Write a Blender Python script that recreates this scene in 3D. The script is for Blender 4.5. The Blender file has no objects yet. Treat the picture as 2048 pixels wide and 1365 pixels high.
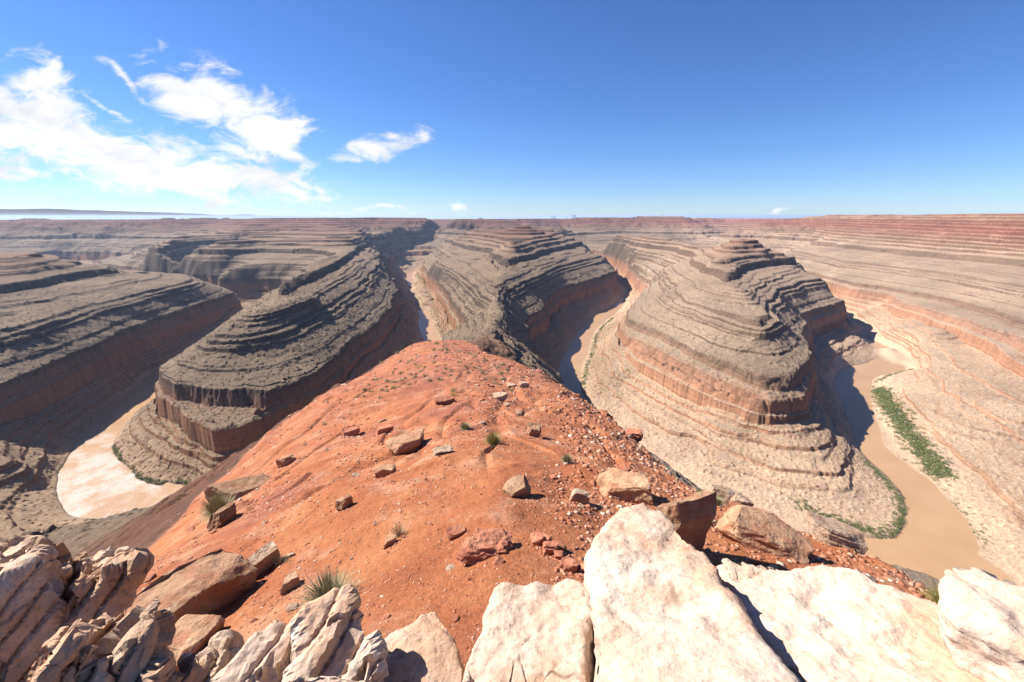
import bpy, bmesh, math, random
import numpy as np
from mathutils import Vector, Matrix, Euler

scene = bpy.context.scene
R_ = math.radians
# ------------------------------------------------------------------ camera, light, exposure
F_PX, PITCH = 850.0, R_(16.4)          # focal length for a 2048 px wide picture, downward tilt
SP, CP = math.sin(PITCH), math.cos(PITCH)
cam_data = bpy.data.cameras.new("camera")
cam_data.sensor_width = 36.0
cam_data.lens = F_PX / 2048 * 36.0
cam_data.clip_start, cam_data.clip_end = 0.05, 200000.0
cam = bpy.data.objects.new("camera", cam_data)
cam.rotation_euler = (R_(90) - PITCH, 0, 0)
scene.collection.objects.link(cam)
scene.camera = cam

SUN_AZ, SUN_EL = -72.0, 42.0           # azimuth from +Y (view axis), clockwise positive
saz, sel = R_(SUN_AZ), R_(SUN_EL)
sun_vec = Vector((math.sin(saz) * math.cos(sel), math.cos(saz) * math.cos(sel), math.sin(sel)))
sd = bpy.data.lights.new("sun", "SUN")
sd.energy, sd.angle, sd.color = 4.8, R_(0.53), (1.0, 0.95, 0.87)
sun = bpy.data.objects.new("sun", sd)
sun.rotation_euler = sun_vec.to_track_quat('Z', 'Y').to_euler()
scene.collection.objects.link(sun)

scene.view_settings.view_transform = 'Standard'
scene.view_settings.look = 'None'
scene.view_settings.gamma = 1.0
scene.view_settings.exposure = 1.30
scene.cycles.max_bounces = 5
scene.cycles.diffuse_bounces = 3
scene.cycles.volume_bounces = 0
scene.cycles.use_denoising = True
scene.cycles.denoiser = 'OPENIMAGEDENOISE'
scene.cycles.denoising_input_passes = 'RGB_ALBEDO_NORMAL'
scene.cycles.denoising_prefilter = 'ACCURATE'


class NT:
    """small helper for node trees"""
    def __init__(self, tree):
        self.t = tree
        self.n = tree.nodes
        self.l = tree.links
    def new(self, kind, **kw):
        nd = self.n.new(kind)
        for k, v in kw.items():
            setattr(nd, k, v)
        return nd
    def put(self, sock, v):
        if isinstance(v, bpy.types.NodeSocket):
            self.l.new(v, sock)
        elif v is not None:
            sock.default_value = v
    def math(self, op, a, b=None, c=None, clamp=False):
        nd = self.new('ShaderNodeMath', operation=op, use_clamp=clamp)
        self.put(nd.inputs[0], a)
        if b is not None: self.put(nd.inputs[1], b)
        if c is not None: self.put(nd.inputs[2], c)
        return nd.outputs[0]
    def vmath(self, op, a, b=None):
        nd = self.new('ShaderNodeVectorMath', operation=op)
        self.put(nd.inputs[0], a)
        if b is not None: self.put(nd.inputs[1], b)
        return nd.outputs['Value'] if op in ('LENGTH', 'DOT_PRODUCT') else nd.outputs[0]
    def noise(self, vec, scale, detail=4.0, rough=0.55, dist=0.0):
        nd = self.new('ShaderNodeTexNoise')
        self.put(nd.inputs['Vector'], vec)
        nd.inputs['Scale'].default_value = scale
        nd.inputs['Detail'].default_value = detail
        nd.inputs['Roughness'].default_value = rough
        nd.inputs['Distortion'].default_value = dist
        return nd.outputs['Fac']
    def ramp(self, fac, stops, interp='LINEAR'):
        nd = self.new('ShaderNodeValToRGB')
        cr = nd.color_ramp
        cr.interpolation = interp
        while len(cr.elements) < len(stops): cr.elements.new(0.5)
        for e, (p, c) in zip(cr.elements, stops):
            e.position = p
            e.color = (*c, 1) if len(c) == 3 else c
        self.put(nd.inputs[0], fac)
        return nd.outputs[0]
    def remap(self, v, a, b, c=0.0, d=1.0, smooth=False):
        nd = self.new('ShaderNodeMapRange')
        if smooth: nd.interpolation_type = 'SMOOTHSTEP'
        self.put(nd.inputs[0], v)
        for i, x in enumerate((a, b, c, d)): nd.inputs[i + 1].default_value = x
        return nd.outputs[0]
    def mix(self, fac, a, b, blend='MIX'):
        nd = self.new('ShaderNodeMix', data_type='RGBA', blend_type=blend)
        self.put(nd.inputs[0], fac)
        self.put(nd.inputs[6], a if isinstance(a, bpy.types.NodeSocket) else (*a, 1))
        self.put(nd.inputs[7], b if isinstance(b, bpy.types.NodeSocket) else (*b, 1))
        return nd.outputs[2]
    def bump(self, height, strength, dist, normal=None):
        nd = self.new('ShaderNodeBump')
        nd.inputs['Strength'].default_value = strength
        nd.inputs['Distance'].default_value = dist
        self.put(nd.inputs['Height'], height)
        if normal is not None: self.put(nd.inputs['Normal'], normal)
        return nd.outputs[0]


def new_mat(name):
    m = bpy.data.materials.new(name)
    m.use_nodes = True
    t = NT(m.node_tree)
    bs = m.node_tree.nodes['Principled BSDF']
    bs.inputs['Roughness'].default_value = 0.95
    bs.inputs['Specular IOR Level'].default_value = 0.15
    return m, t, bs


def ray(px, py):
    """photo pixel -> (X/Y, Z/Y) of the view ray (world is Y forward, Z up, eye at the origin)"""
    dx, dy = px - 1024.0, py - 682.5
    fwd = F_PX * CP - dy * SP
    return dx / fwd, -(F_PX * SP + dy * CP) / fwd


# ------------------------------------------------------------------ sky
world = bpy.data.worlds.new("World")
scene.world = world
world.use_nodes = True
wt = NT(world.node_tree)
bg = world.node_tree.nodes['Background']
sky = wt.new('ShaderNodeTexSky', sky_type='NISHITA')
sky.sun_disc = False
sky.sun_elevation = sel
sky.sun_rotation = saz
sky.altitude = 1500
sky.air_density, sky.dust_density, sky.ozone_density = 1.0, 0.15, 3.0
SKY_STRENGTH = 0.053
tc = wt.new('ShaderNodeTexCoord')
sep = wt.new('ShaderNodeSeparateXYZ')
wt.l.new(tc.outputs['Generated'], sep.inputs[0])
ysafe = wt.math('MAXIMUM', sep.outputs[1], 0.02)
uu = wt.math('DIVIDE', sep.outputs[0], ysafe)
vv = wt.math('DIVIDE', sep.outputs[2], ysafe)
comb = wt.new('ShaderNodeCombineXYZ')
wt.l.new(uu, comb.inputs[0]); wt.l.new(vv, comb.inputs[1])
uv = comb.outputs[0]
# cloud masses: photo position of centre, half length, half width (px), tilt (deg, + = down to the right), weight
CLOUDS = [(40, 250, 150, 100, 20, 1.0), (190, 300, 200, 66, 12, 1.05), (60, 175, 90, 45, 0, .8),
          (300, 332, 250, 60, 8, 1.08), (480, 348, 185, 42, 12, 1.0), (590, 362, 90, 13, 8, .9),
          (420, 195, 150, 62, 25, 1.0), (520, 255, 110, 70, 20, 1.0), (330, 150, 60, 35, 20, .7),
          (250, 158, 75, 14, 38, .8), (600, 232, 60, 13, 8, .8), (500, 305, 90, 26, 15, .9),
          (215, 218, 50, 10, 22, .8), (748, 298, 92, 24, -8, .95), (786, 277, 38, 15, 0, .8),
          (575, 382, 60, 12, 4, .85), (140, 368, 70, 6, 2, .6), (300, 385, 150, 5, 2, .5),
          (920, 415, 16, 11, -30, .75), (700, 419, 160, 8, 0, .62), (1308, 425, 10, 6, 0, .6),
          (1552, 432, 16, 5, 0, .6), (780, 381, 14, 4, 0, .5), (60, 340, 160, 16, 6, .8)]
w1 = wt.new('ShaderNodeTexNoise')
wt.l.new(uv, w1.inputs['Vector'])
w1.inputs['Scale'].default_value = 7.0
w1.inputs['Detail'].default_value = 5.0
warp = wt.vmath('SCALE', wt.vmath('SUBTRACT', w1.outputs['Color'], (0.5, 0.5, 0.5)))
warp.node.inputs['Scale'].default_value = 0.09
uvw = wt.vmath('ADD', uv, warp)
acc = None
for (cx, cy, a, b, tilt, wgt) in CLOUDS:
    u0, v0 = ray(cx, cy)
    u1, v1 = ray(cx + a * math.cos(R_(tilt)), cy + a * math.sin(R_(tilt)))
    u2, v2 = ray(cx - b * math.sin(R_(tilt)), cy + b * math.cos(R_(tilt)))
    M = np.linalg.inv(np.array([[u1 - u0, u2 - u0], [v1 - v0, v2 - v0]]))
    d = wt.vmath('SUBTRACT', uvw, (u0, v0, 0))
    c2 = wt.new('ShaderNodeCombineXYZ')
    wt.l.new(wt.vmath('DOT_PRODUCT', d, (M[0, 0], M[0, 1], 0)), c2.inputs[0])
    wt.l.new(wt.vmath('DOT_PRODUCT', d, (M[1, 0], M[1, 1], 0)), c2.inputs[1])
    e = wt.math('MULTIPLY_ADD', wt.vmath('LENGTH', c2.outputs[0]), -0.55 * wgt, wgt)
    acc = e if acc is None else wt.math('MAXIMUM', acc, e)
stretch = wt.vmath('MULTIPLY', uv, (1.0, 2.2, 1.0))
fine = wt.noise(stretch, 9.0, 9.0, 0.62, 0.6)
dens = wt.math('ADD', acc, wt.math('MULTIPLY', wt.math('SUBTRACT', fine, 0.5), 1.8))
alpha = wt.remap(dens, 0.36, 0.82, 0, 1, True)
alpha = wt.math('MULTIPLY', alpha, wt.remap(sep.outputs[1], 0.05, 0.2))
inner = wt.noise(stretch, 5.0, 6.0, 0.6, 0.3)
ccol = wt.ramp(inner, [(0.30, (0.72, 0.74, 0.80)), (0.52, (0.98, 0.98, 1.0)), (0.7, (1, 1, 1))])
ccol_s = wt.vmath('SCALE', ccol)
ccol_s.node.inputs['Scale'].default_value = 0.44 / SKY_STRENGTH
hs = wt.new('ShaderNodeHueSaturation')
hs.inputs['Saturation'].default_value = 1.05
wt.l.new(wt.vmath('MULTIPLY', sky.outputs[0], (.71, .86, 1.16)), hs.inputs['Color'])
skymix = wt.mix(alpha, hs.outputs[0], ccol_s)
wt.l.new(skymix, bg.inputs['Color'])
bg.inputs['Strength'].default_value = SKY_STRENGTH


# ------------------------------------------------------------------ numeric noise
def _hash(ix, iy, iz, seed):
    h = (ix.astype(np.int64) * 374761393 + iy.astype(np.int64) * 668265263 + iz * 2147483647 + seed * 974634777) & 0xFFFFFFFF
    h = ((h ^ (h >> 13)) * 1274126177) & 0xFFFFFFFF
    h = ((h ^ (h >> 16)) * 2246822519) & 0xFFFFFFFF
    return ((h ^ (h >> 15)) & 0xFFFFFF).astype(np.float32) / np.float32(0xFFFFFF)


def vnoise(x, y, seed=0):
    """2D value noise in -1..1"""
    ix, iy = np.floor(x), np.floor(y)
    fx, fy = (x - ix).astype(np.float32), (y - iy).astype(np.float32)
    ix, iy = ix.astype(np.int64), iy.astype(np.int64)
    fx = fx * fx * fx * (fx * (fx * 6 - 15) + 10)
    fy = fy * fy * fy * (fy * (fy * 6 - 15) + 10)
    a, b = _hash(ix, iy, 0, seed), _hash(ix + 1, iy, 0, seed)
    c, d = _hash(ix, iy + 1, 0, seed), _hash(ix + 1, iy + 1, 0, seed)
    return (a + (b - a) * fx + (c - a) * fy + (a - b - c + d) * fx * fy) * 2 - 1


def fbm(x, y, scale, octaves=3, seed=0, gain=0.5):
    out, amp, tot = 0, 1.0, 0
    for o in range(octaves):
        c, s = math.cos(o * 0.9 + .3), math.sin(o * 0.9 + .3)
        f = 2.03 ** o / scale
        out = out + amp * vnoise((c * x - s * y) * f + 17.3 * o, (s * x + c * y) * f - 9.1 * o, seed + o * 7)
        tot += amp
        amp *= gain
    return out / tot


def vnoise3(p, scale, seed=0):
    """3D value noise in -1..1 for an (n,3) array"""
    q = p / scale
    i = np.floor(q)
    f = q - i
    i = i.astype(np.int64)
    f = f * f * (3 - 2 * f)
    out = 0
    for dx in (0, 1):
        for dy in (0, 1):
            for dz in (0, 1):
                w = (f[:, 0] if dx else 1 - f[:, 0]) * (f[:, 1] if dy else 1 - f[:, 1]) * (f[:, 2] if dz else 1 - f[:, 2])
                out = out + w * _hash(i[:, 0] + dx, i[:, 1] + dy, i[:, 2] + dz, seed)
    return out * 2 - 1


def sstep(x, a, b):
    t = np.clip((x - a) / (b - a), 0, 1)
    return t * t * (3 - 2 * t)


# ------------------------------------------------------------------ the lie of the land
# horizontal strata: smooth height s -> stepped height z (ledges and cliffs)
KNOTS = [(-500, -500), (-300, -300), (-276, -290.5), (-274.8, -286), (-258, -282), (-256.8, -277.5), (-242.4, -274),
         (-241.2, -270.5), (-227.2, -267), (-223.8, -239), (-216, -234), (-213.2, -213), (-200, -203), (-199, -200),
         (-181.8, -184.5), (-180.7, -180), (-175.4, -178), (-174.2, -173), (-168.2, -171.5), (-166.3, -165),
         (-153, -155), (-151.9, -151.5), (-129.6, -141), (-126.4, -125), (-115, -117), (-113.6, -111.5), (-102.5, -104.5),
         (-100.9, -98.5), (-91.8, -96.5), (-89.5, -88), (-81, -82.5), (-79.5, -78.5), (-72, -75), (-70.3, -69.5), (-58, -61), (-56.5, -55), (-48, -50.5), (-45.2, -42), (-33, -36.5), (-30.8, -29.5),
         (-23, -26.5), (-20, -17.5), (0, 0), (200, 200)]
KS = np.array([k[0] for k in KNOTS], float)
KZ = np.array([k[1] for k in KNOTS], float)
def terr(s): return np.interp(s, KS, KZ)
def inv_terr(z): return np.interp(z, KZ, KS)


def P(px, py, z):
    u, v = ray(px, py)
    k = z / v
    return (u * k, k, z)

LINES = []            # world polylines (X, Y, z)
def lp(z, *pts): LINES.append([P(p[0], p[1], p[2] if len(p) > 2 else z) for p in pts])
def lw(*pts): LINES.append([tuple(map(float, p)) for p in pts])
def lpd(*pts):
    """points given as photo px, py and distance ahead: the height follows"""
    L = []
    for (px, py, d) in pts:
        u, v = ray(px, py)
        L.append((u * d, d, v * d))
    LINES.append(L)
RIM, CL2, BED, LEDGE, BANK = -213.0, -239.0, -165.0, -125.0, -300.0

# --- left river (round the left spur) and on between spur and ridge
L_OUT = [P(310, 745, BANK), P(240, 800, BANK), P(165, 870, BANK), P(118, 945, BANK), P(118, 1000, BANK), P(150, 1030, BANK), P(285, 1042, BANK)]
L_OUT = [(-1900, 1640, BANK), (-1500, 1640, BANK), (-1250, 1520, BANK), (-1000, 1390, BANK), (-830, 1340, BANK), (-740, 1220, BANK), (-712, 1000, BANK)] + L_OUT + \
        [(-300, 372, BANK), (-238, 420, BANK), (-192, 520, BANK), (-176, 700, BANK)] + \
        [P(885, 680, BANK), P(873, 655, BANK), P(862, 632, BANK), P(863, 610, BANK), P(858, 598, BANK), P(838, 580, BANK), P(828, 545, BANK),
         (-470, 2640, BANK), (-260, 2770, BANK), (60, 2790, BANK), (420, 2660, BANK), (480, 2300, BANK)] + \
        [P(1243, 575, BANK), P(1236, 600, BANK), P(1190, 632, BANK), P(1160, 655, BANK), P(1130, 710, BANK), P(1113, 748, BANK)] + \
        [(84, 650, BANK), (88, 560, BANK), (103, 470, BANK), (150, 380, BANK), (230, 312, BANK), (330, 285, BANK), (400, 276, BANK)] + \
        [(432, 295, BANK)]
L_IN = [(-1900, 1740, BANK), (-1500, 1730, BANK), (-1250, 1600, BANK), (-1000, 1460, BANK), (-770, 1400, BANK), (-680, 1220, BANK), (-655, 1000, BANK)] + \
       [P(331, 765, BANK), P(330, 782, BANK), P(268, 828, BANK), P(238, 868, BANK), P(224, 893, BANK), P(240, 920, BANK), P(270, 955, BANK), P(305, 972, BANK), P(390, 977, BANK),
        (-300, 432, BANK), (-255, 495, BANK), (-228, 600, BANK), (-222, 800, BANK)] + \
       [P(848, 680, BANK), P(834, 650, BANK), P(832, 625, BANK), P(822, 595, BANK), P(812, 570, BANK), P(812, 548, BANK),
        (-590, 2660, BANK), (-330, 2890, BANK), (60, 2910, BANK), (490, 2750, BANK), (555, 2300, BANK)] + \
       [P(1256, 578, BANK), P(1250, 605, BANK), P(1228, 632, BANK), P(1207, 643, BANK), P(1190, 660, BANK), P(1181, 690, BANK), P(1166, 725, BANK), P(1160, 750, BANK), P(1164, 782, BANK)] + \
       [(124, 610, BANK), (132, 540, BANK), (150, 455, BANK), (200, 385, BANK), (280, 345, BANK)] + \
       [P(1741, 1076, BANK), P(1793, 1079, BANK), P(1815, 1061, BANK)]
R_IN = [P(1815, 1061, BANK), P(1820, 1017, BANK), P(1804, 982, BANK), P(1776, 955, BANK), P(1734, 916, BANK), P(1719, 895, BANK), P(1700, 840, BANK), P(1690, 809, BANK),
        P(1670, 776, BANK), P(1666, 752, BANK), P(1695, 734, BANK), P(1732, 727, BANK), P(1751, 718, BANK), P(1754, 697, BANK), P(1712, 676, BANK),
        (915, 1150, BANK), (985, 1350, BANK), (1010, 1700, BANK), (960, 2050, BANK), (1080, 2400, BANK), (1500, 2600, BANK)]
R_OUT = [(432, 295, BANK), P(1950, 1110, BANK), P(1952, 1098, BANK), P(1943, 1065, BANK), P(1919, 1032, BANK), P(1886, 995, BANK), P(1859, 964, BANK), P(1831, 944, BANK), P(1798, 922, BANK),
         P(1769, 892, BANK), P(1758, 853, BANK), P(1743, 820, BANK), P(1741, 798, BANK), P(1741, 758, BANK), P(1758, 749, BANK), P(1820, 738, BANK), P(1826, 732, BANK),
         P(1822, 719, BANK), P(1804, 705, BANK), P(1754, 684, BANK), P(1710, 668, BANK),
         (985, 1180, BANK), (1050, 1350, BANK), (1070, 1700, BANK), (1030, 2030, BANK), (1130, 2350, BANK), (1500, 2530, BANK)]
RIVER_POLY = [p[:2] for p in L_OUT] + [p[:2] for p in R_OUT] + [p[:2] for p in R_IN[::-1]] + [p[:2] for p in L_IN[::-1]]
for L in (L_OUT, L_IN, R_IN, R_OUT): LINES.append(L)

# --- wall on the far left, opposite the left spur
lw((-560, 430, -268), (-600, 420, -262), (-680, 380, -255))
lp(RIM, (0, 775), (100, 733), (200, 690), (300, 648), (400, 609), (450, 593), (478, 583), (455, 574))
lw((-1100, 250, RIM), (-700, 420, RIM), P(0, 775, RIM))
lp(BED, (0, 665), (80, 640), (150, 618), (260, 592), (375, 565), (392, 560))
lw((-1200, 330, BED), P(0, 665, BED))
lp(LEDGE, (0, 571), (60, 560), (120, 548), (200, 538), (235, 535))
lw((-1300, 560, LEDGE), P(0, 571, LEDGE))
lw(P(235, 535, LEDGE), (-1080, 1130, LEDGE), (-1250, 1180, LEDGE), (-1600, 1200, LEDGE))
lw(P(392, 560, BED), (-960, 1270, BED), (-1250, 1330, BED))
lw(P(455, 574, RIM), (-980, 1330, RIM), (-1250, 1450, RIM), (-1600, 1560, RIM))
lp(-90, (0, 523), (50, 518), (85, 514))
lw(P(85, 514, -90), (-1200, 1080, -90), (-1600, 1090, -90))
lw((-1180, 940, -76), (-1500, 960, -70), (-2000, 900, -60))

# --- left spur
lp(RIM, (331, 768), (345, 790), (372, 808), (420, 822), (480, 812), (540, 790), (600, 762), (640, 745), (700, 690), (752, 645), (790, 605), (797, 580), (792, 560), (772, 540), (772, 525))
lw(P(331, 768, RIM), (-515, 580, RIM), (-560, 760, RIM), (-600, 1000, RIM), (-650, 1230, RIM))
lp(CL2, (346, 815), (372, 840), (420, 848), (480, 850), (540, 836))
lp(BED, (436, 668), (480, 673), (530, 663), (600, 630), (660, 605), (720, 565), (752, 540), (762, 522), (765, 505))
lw(P(436, 668, BED), (-470, 680, BED), (-510, 800, BED), (-540, 1000, BED))
lp(-140, (505, 622), (560, 610), (620, 588))
lp(LEDGE, (551, 572), (560, 575), (600, 556), (640, 540), (680, 520), (700, 508), (715, 495), (735, 482))
lw(P(551, 572, LEDGE), P(575, 555, LEDGE), P(612, 540, -123), P(650, 525, -122))
lp(-120, (600, 535), (650, 516), (690, 500))

# --- the wall behind the left spur
lp(RIM, (400, 566), (440, 563), (500, 560), (560, 557))
lw(P(560, 557, RIM), (-690, 1400, RIM), (-650, 1300, RIM))
lw(P(400, 566, RIM), (-1280, 1660, RIM), (-1450, 1850, RIM), (-1500, 2050, RIM), (-1400, 2300, RIM))
lp(-163, (420, 531), (480, 530), (540, 529), (600, 527), (618, 524))
lp(-119, (280, 494), (330, 496), (400, 498), (440, 498), (520, 493), (600, 493), (650, 497), (690, 503))
lp(-163, (330, 530), (420, 531))
lp(-90, (430, 481), (540, 477), (640, 476), (700, 477), (722, 470))
lp(-80, (480, 466), (560, 464), (640, 463), (700, 463))
lp(-72, (470, 460), (520, 458), (620, 457), (690, 458))
lp(-58, (490, 453), (520, 451), (620, 451), (680, 452))
lp(-42, (498, 447), (520, 445), (620, 445), (680, 446))
lpd((514, 438, 3100), (560, 436.5, 3130), (620, 436.3, 3150), (700, 435.6, 3300), (760, 435, 3800))
lpd((514, 438, 3100), (440, 438, 3600))
lpd((505, 442, 3040), (520, 440.5, 3060), (620, 440, 3070), (690, 440, 3150))
lp(-90, (320, 480), (360, 471), (410, 467))
lp(LEDGE, (0, 474), (100, 473), (200, 472.5), (290, 472))
lp(BED, (0, 488), (120, 487), (220, 487), (290, 490))
lp(RIM, (0, 508), (120, 504), (200, 505), (280, 512))
lp(-284, (0, 540), (100, 530), (200, 529), (290, 536))
lw((-2000, 1850, -284), (-2600, 1900, -284))
lp(-96, (0, 463.5), (150, 463), (300, 463))
lp(-60, (0, 452), (150, 451), (300, 450))
lp(-35, (0, 443.5), (150, 443), (330, 442.5))
lpd((0, 437.3, 2990), (130, 437.1, 2990), (260, 436.8, 2990), (350, 436.3, 3080), (430, 436.6, 3600), (500, 437, 4100))
lpd((300, 450, 2910), (400, 452, 3150), (480, 450, 3600))
lpd((330, 442.5, 2960), (400, 443, 3350), (490, 443, 3900))

# --- central mesa
lp(RIM, (838, 532), (850, 540), (874, 562), (893, 586), (915, 612), (932, 640), (940, 662))
lp(CL2, (833, 545), (856, 575), (880, 602), (897, 624), (912, 652))
lp(RIM, (1242, 540), (1225, 548), (1190, 558), (1160, 567), (1130, 572), (1110, 585), (1085, 610), (1060, 630), (1052, 652), (1058, 680), (1075, 716), (1110, 747))
lw(P(838, 532, RIM), (-455, 2250, RIM), (-420, 2560, RIM), (-240, 2690, RIM), (70, 2700, RIM), (370, 2570, RIM), (430, 2250, RIM), P(1242, 540, RIM))
lw(P(1110, 747, RIM), (70, 450, RIM), (115, 345, RIM), (180, 265, RIM), (260, 205, RIM), (330, 120, RIM))
lp(BED, (1240, 505), (1190, 515), (1150, 525), (1110, 535), (1075, 553), (1040, 566), (1012, 583), (1001, 600), (1000, 630), (1006, 658), (1036, 698), (1062, 722), (1090, 747))
lw(P(1090, 747, BED), (62, 345, BED), (95, 255, BED), (150, 180, BED), (220, 120, BED), (300, 60, BED))
lp(LEDGE, (1158, 486), (1130, 491), (1100, 497), (1070, 506), (1040, 514), (1015, 521), (1005, 516), (985, 500), (970, 496), (945, 494), (910, 485), (890, 478))
lp(BED, (860, 520), (880, 530), (910, 545), (950, 570), (975, 600))
lw(P(890, 478, LEDGE), (-200, 2600, LEDGE), (60, 2610, LEDGE), (320, 2500, LEDGE), (370, 2250, LEDGE), P(1158, 486, LEDGE))
lp(-89, (1113, 468), (1095, 473), (1060, 479), (1028, 488), (1010, 480), (970, 472), (930, 468), (910, 470))
lpd((1027, 456, 2050), (1034, 452.5, 2070), (1042, 450.8, 2080), (1052, 451.2, 2080), (1060, 453, 2070), (1068, 457, 2050))
lp(-67, (935, 457.5), (1000, 457), (1060, 457), (1110, 458))
lp(-80, (950, 464), (1030, 466), (1085, 465))
lw(P(1015, 521, LEDGE), (-24, 1150, -138), (-26, 1030, -148), (-28, 900, -152), (-28, 800, -153), (-27, 700, -152), (-27, 620, -150), (-27, 560, -145), (-26, 500, -133),
   (-25, 400, -111), (-22, 300, -87), (-21, 240, -72))

# --- far wall behind the mesa and the left spur
lp(-224, (772, 525, RIM), (778, 508, -218), (800, 497), (830, 494), (868, 490), (900, 486))
lw(P(900, 486, RIM), (0, 3150, RIM), (400, 3050, RIM), P(1200, 505, RIM))
lp(LEDGE, (735, 482), (752, 470), (800, 468), (850, 465), (920, 461), (960, 460))
lw(P(960, 460, LEDGE), (150, 3600, LEDGE), (450, 3650, LEDGE), P(1130, 462, LEDGE))
lp(-76, (720, 463), (760, 456), (820, 452), (900, 452), (960, 453), (1060, 452), (1120, 454))
lpd((760, 435, 3650), (900, 434.8, 3680), (960, 434.8, 3700), (1020, 435, 3800), (1100, 436.5, 4200))
lpd((760, 443, 3560), (860, 442, 3570), (960, 441, 3600), (1060, 443, 3700))
lpd((760, 438.5, 3610), (900, 438, 3640), (1020, 438, 3760), (1100, 439, 4150))

# --- right spur
lp(RIM, (1715, 598), (1680, 608), (1640, 618), (1615, 628), (1602, 642), (1603, 660), (1622, 682), (1634, 702), (1630, 725), (1606, 752), (1590, 768), (1555, 768), (1520, 756), (1480, 742), (1440, 726), (1400, 708),
   (1340, 676), (1300, 655), (1268, 645), (1258, 632), (1262, 610), (1285, 580), (1318, 552), (1255, 524), (1200, 505))
lp(CL2, (1612, 800), (1570, 815), (1525, 815), (1480, 800), (1440, 785), (1400, 768), (1340, 742), (1290, 716), (1258, 694), (1250, 668), (1252, 645))
lp(-267, (1600, 838), (1565, 845), (1500, 832), (1450, 812), (1400, 793), (1300, 745), (1256, 712))
lp(-272, (1645, 858), (1600, 876), (1540, 878), (1460, 852), (1380, 818), (1300, 780), (1235, 745))
lp(-280, (1670, 880), (1672, 900), (1640, 918), (1560, 905), (1440, 872), (1330, 815), (1250, 770))
lp(-288, (1700, 915), (1702, 945), (1690, 965), (1640, 960), (1570, 952), (1480, 928), (1380, 870))
lp(BED, (1655, 558), (1620, 562), (1590, 566), (1565, 578), (1548, 595), (1535, 615), (1548, 630), (1545, 645), (1530, 650), (1490, 640), (1430, 622), (1385, 606), (1360, 590), (1350, 570), (1330, 545), (1290, 522), (1240, 505))
lp(LEDGE, (1602, 517), (1580, 518), (1550, 520), (1520, 523), (1490, 530), (1470, 540), (1456, 548), (1445, 545), (1425, 535), (1400, 524), (1385, 518))
lw(P(1602, 517, LEDGE), (900, 1420, LEDGE), (880, 1650, LEDGE))
lp(-100, (1575, 502), (1520, 500), (1470, 506), (1430, 515))
lp(-68, (1472, 478), (1490, 477), (1512, 478))
lp(-82, (1455, 490), (1500, 489), (1535, 490))
lw(P(1472, 478, -68), P(1440, 490, -88), P(1408, 502, -112), P(1380, 492, -108), P(1362, 482, -100), P(1330, 477, -95))
lw(P(1456, 548, LEDGE), P(1480, 575, -140), P(1510, 600, -152), P(1538, 618, BED))
lp(-95, (1330, 477), (1300, 476), (1260, 470), (1230, 466))
lw(P(1655, 558, BED), (900, 1330, BED), (930, 1600, BED), (860, 1900, BED))
lw(P(1715, 598, RIM), (935, 1250, RIM), (960, 1500, RIM), (950, 1750, RIM), (890, 2050, RIM))
lp(LEDGE, (1200, 464), (1240, 463), (1290, 463))

# --- wall behind, centre right
lp(-98, (1200, 456), (1290, 456), (1380, 458))
lp(LEDGE, (1300, 463), (1350, 463.5), (1400, 464), (1420, 466))
lw(P(1400, 464, LEDGE), P(1450, 471, LEDGE))
lp(RIM, (1380, 492), (1430, 491), (1480, 488))
lp(-70, (1160, 449), (1240, 449), (1330, 449.5), (1400, 450))
lp(-34, (1150, 440), (1240, 440), (1380, 440.5))
lpd((1145, 434.5, 4050), (1165, 432.6, 4050), (1230, 433.2, 4050), (1330, 433, 4050), (1385, 433.6, 4100))
lpd((1395, 436.2, 4300), (1460, 437, 4700), (1530, 438, 4300))
lpd((1385, 443, 4150), (1460, 446, 4400), (1520, 444, 4000))
lpd((1400, 452, 4000), (1460, 453, 3900))
# --- wall on the right
lp(RIM, (1715, 570), (1760, 572), (1797, 579), (1860, 590), (1928, 600), (2000, 624), (2048, 640))
lw(P(2048, 640, RIM), (1060, 700, RIM), (1000, 450, RIM), (950, 200, RIM))
lw(P(1715, 570, RIM), (1140, 1500, RIM), (1180, 1750, RIM), (1150, 2000, RIM), (1250, 2250, RIM), (1600, 2420, RIM))
lp(CL2, (1745, 600), (1780, 604), (1850, 628), (1900, 642), (1960, 660), (2048, 690))
lw(P(2048, 690, CL2), (900, 600, CL2), (800, 350, CL2), (780, 150, CL2))
lp(-275, (1790, 660), (1860, 700), (1870, 740), (1960, 800), (2048, 850))
lp(-288, (1780, 690), (1850, 735), (1800, 790), (1880, 870), (1960, 960), (2048, 1060))
lp(BED, (1690, 525), (1730, 527), (1775, 531), (1850, 541), (1920, 550), (2048, 575))
lw(P(2048, 575, BED), (1330, 800, BED), (1300, 400, BED), (1280, 150, BED))
lw(P(1690, 525, BED), (1330, 1800, BED), (1400, 2150, BED), P(1600, 487, BED))
lp(LEDGE, (1450, 471), (1540, 472), (1600, 473), (1625, 478), (1633, 485), (1700, 491), (1760, 496), (1819, 503), (1900, 510), (1980, 516), (2048, 522))
lw(P(2048, 522, LEDGE), (1490, 800, LEDGE), (1490, 400, LEDGE))
lp(-85, (1460, 458), (1540, 459), (1640, 464), (1720, 470))
lp(-88, (1750, 474), (1860, 482), (1960, 488), (2048, 493))
lw(P(2048, 493, -88), (1640, 800, -88), (1640, 300, -88))
lp(-42, (1500, 449, -56), (1560, 447, -51), (1640, 447.5, -45), (1720, 449, -43), (1800, 451), (1900, 455), (2048, 461))
lw(P(2048, 461, -42), (1740, 800, -42), (1740, 300, -42))
lpd((1530, 440, 3250), (1570, 437.5, 3200), (1640, 431.2, 2850), (1720, 431, 2600), (1800, 431.3, 2300), (1830, 432, 2250), (1875, 430.3, 1980), (1900, 430, 1830), (2048, 430, 1500))
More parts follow.
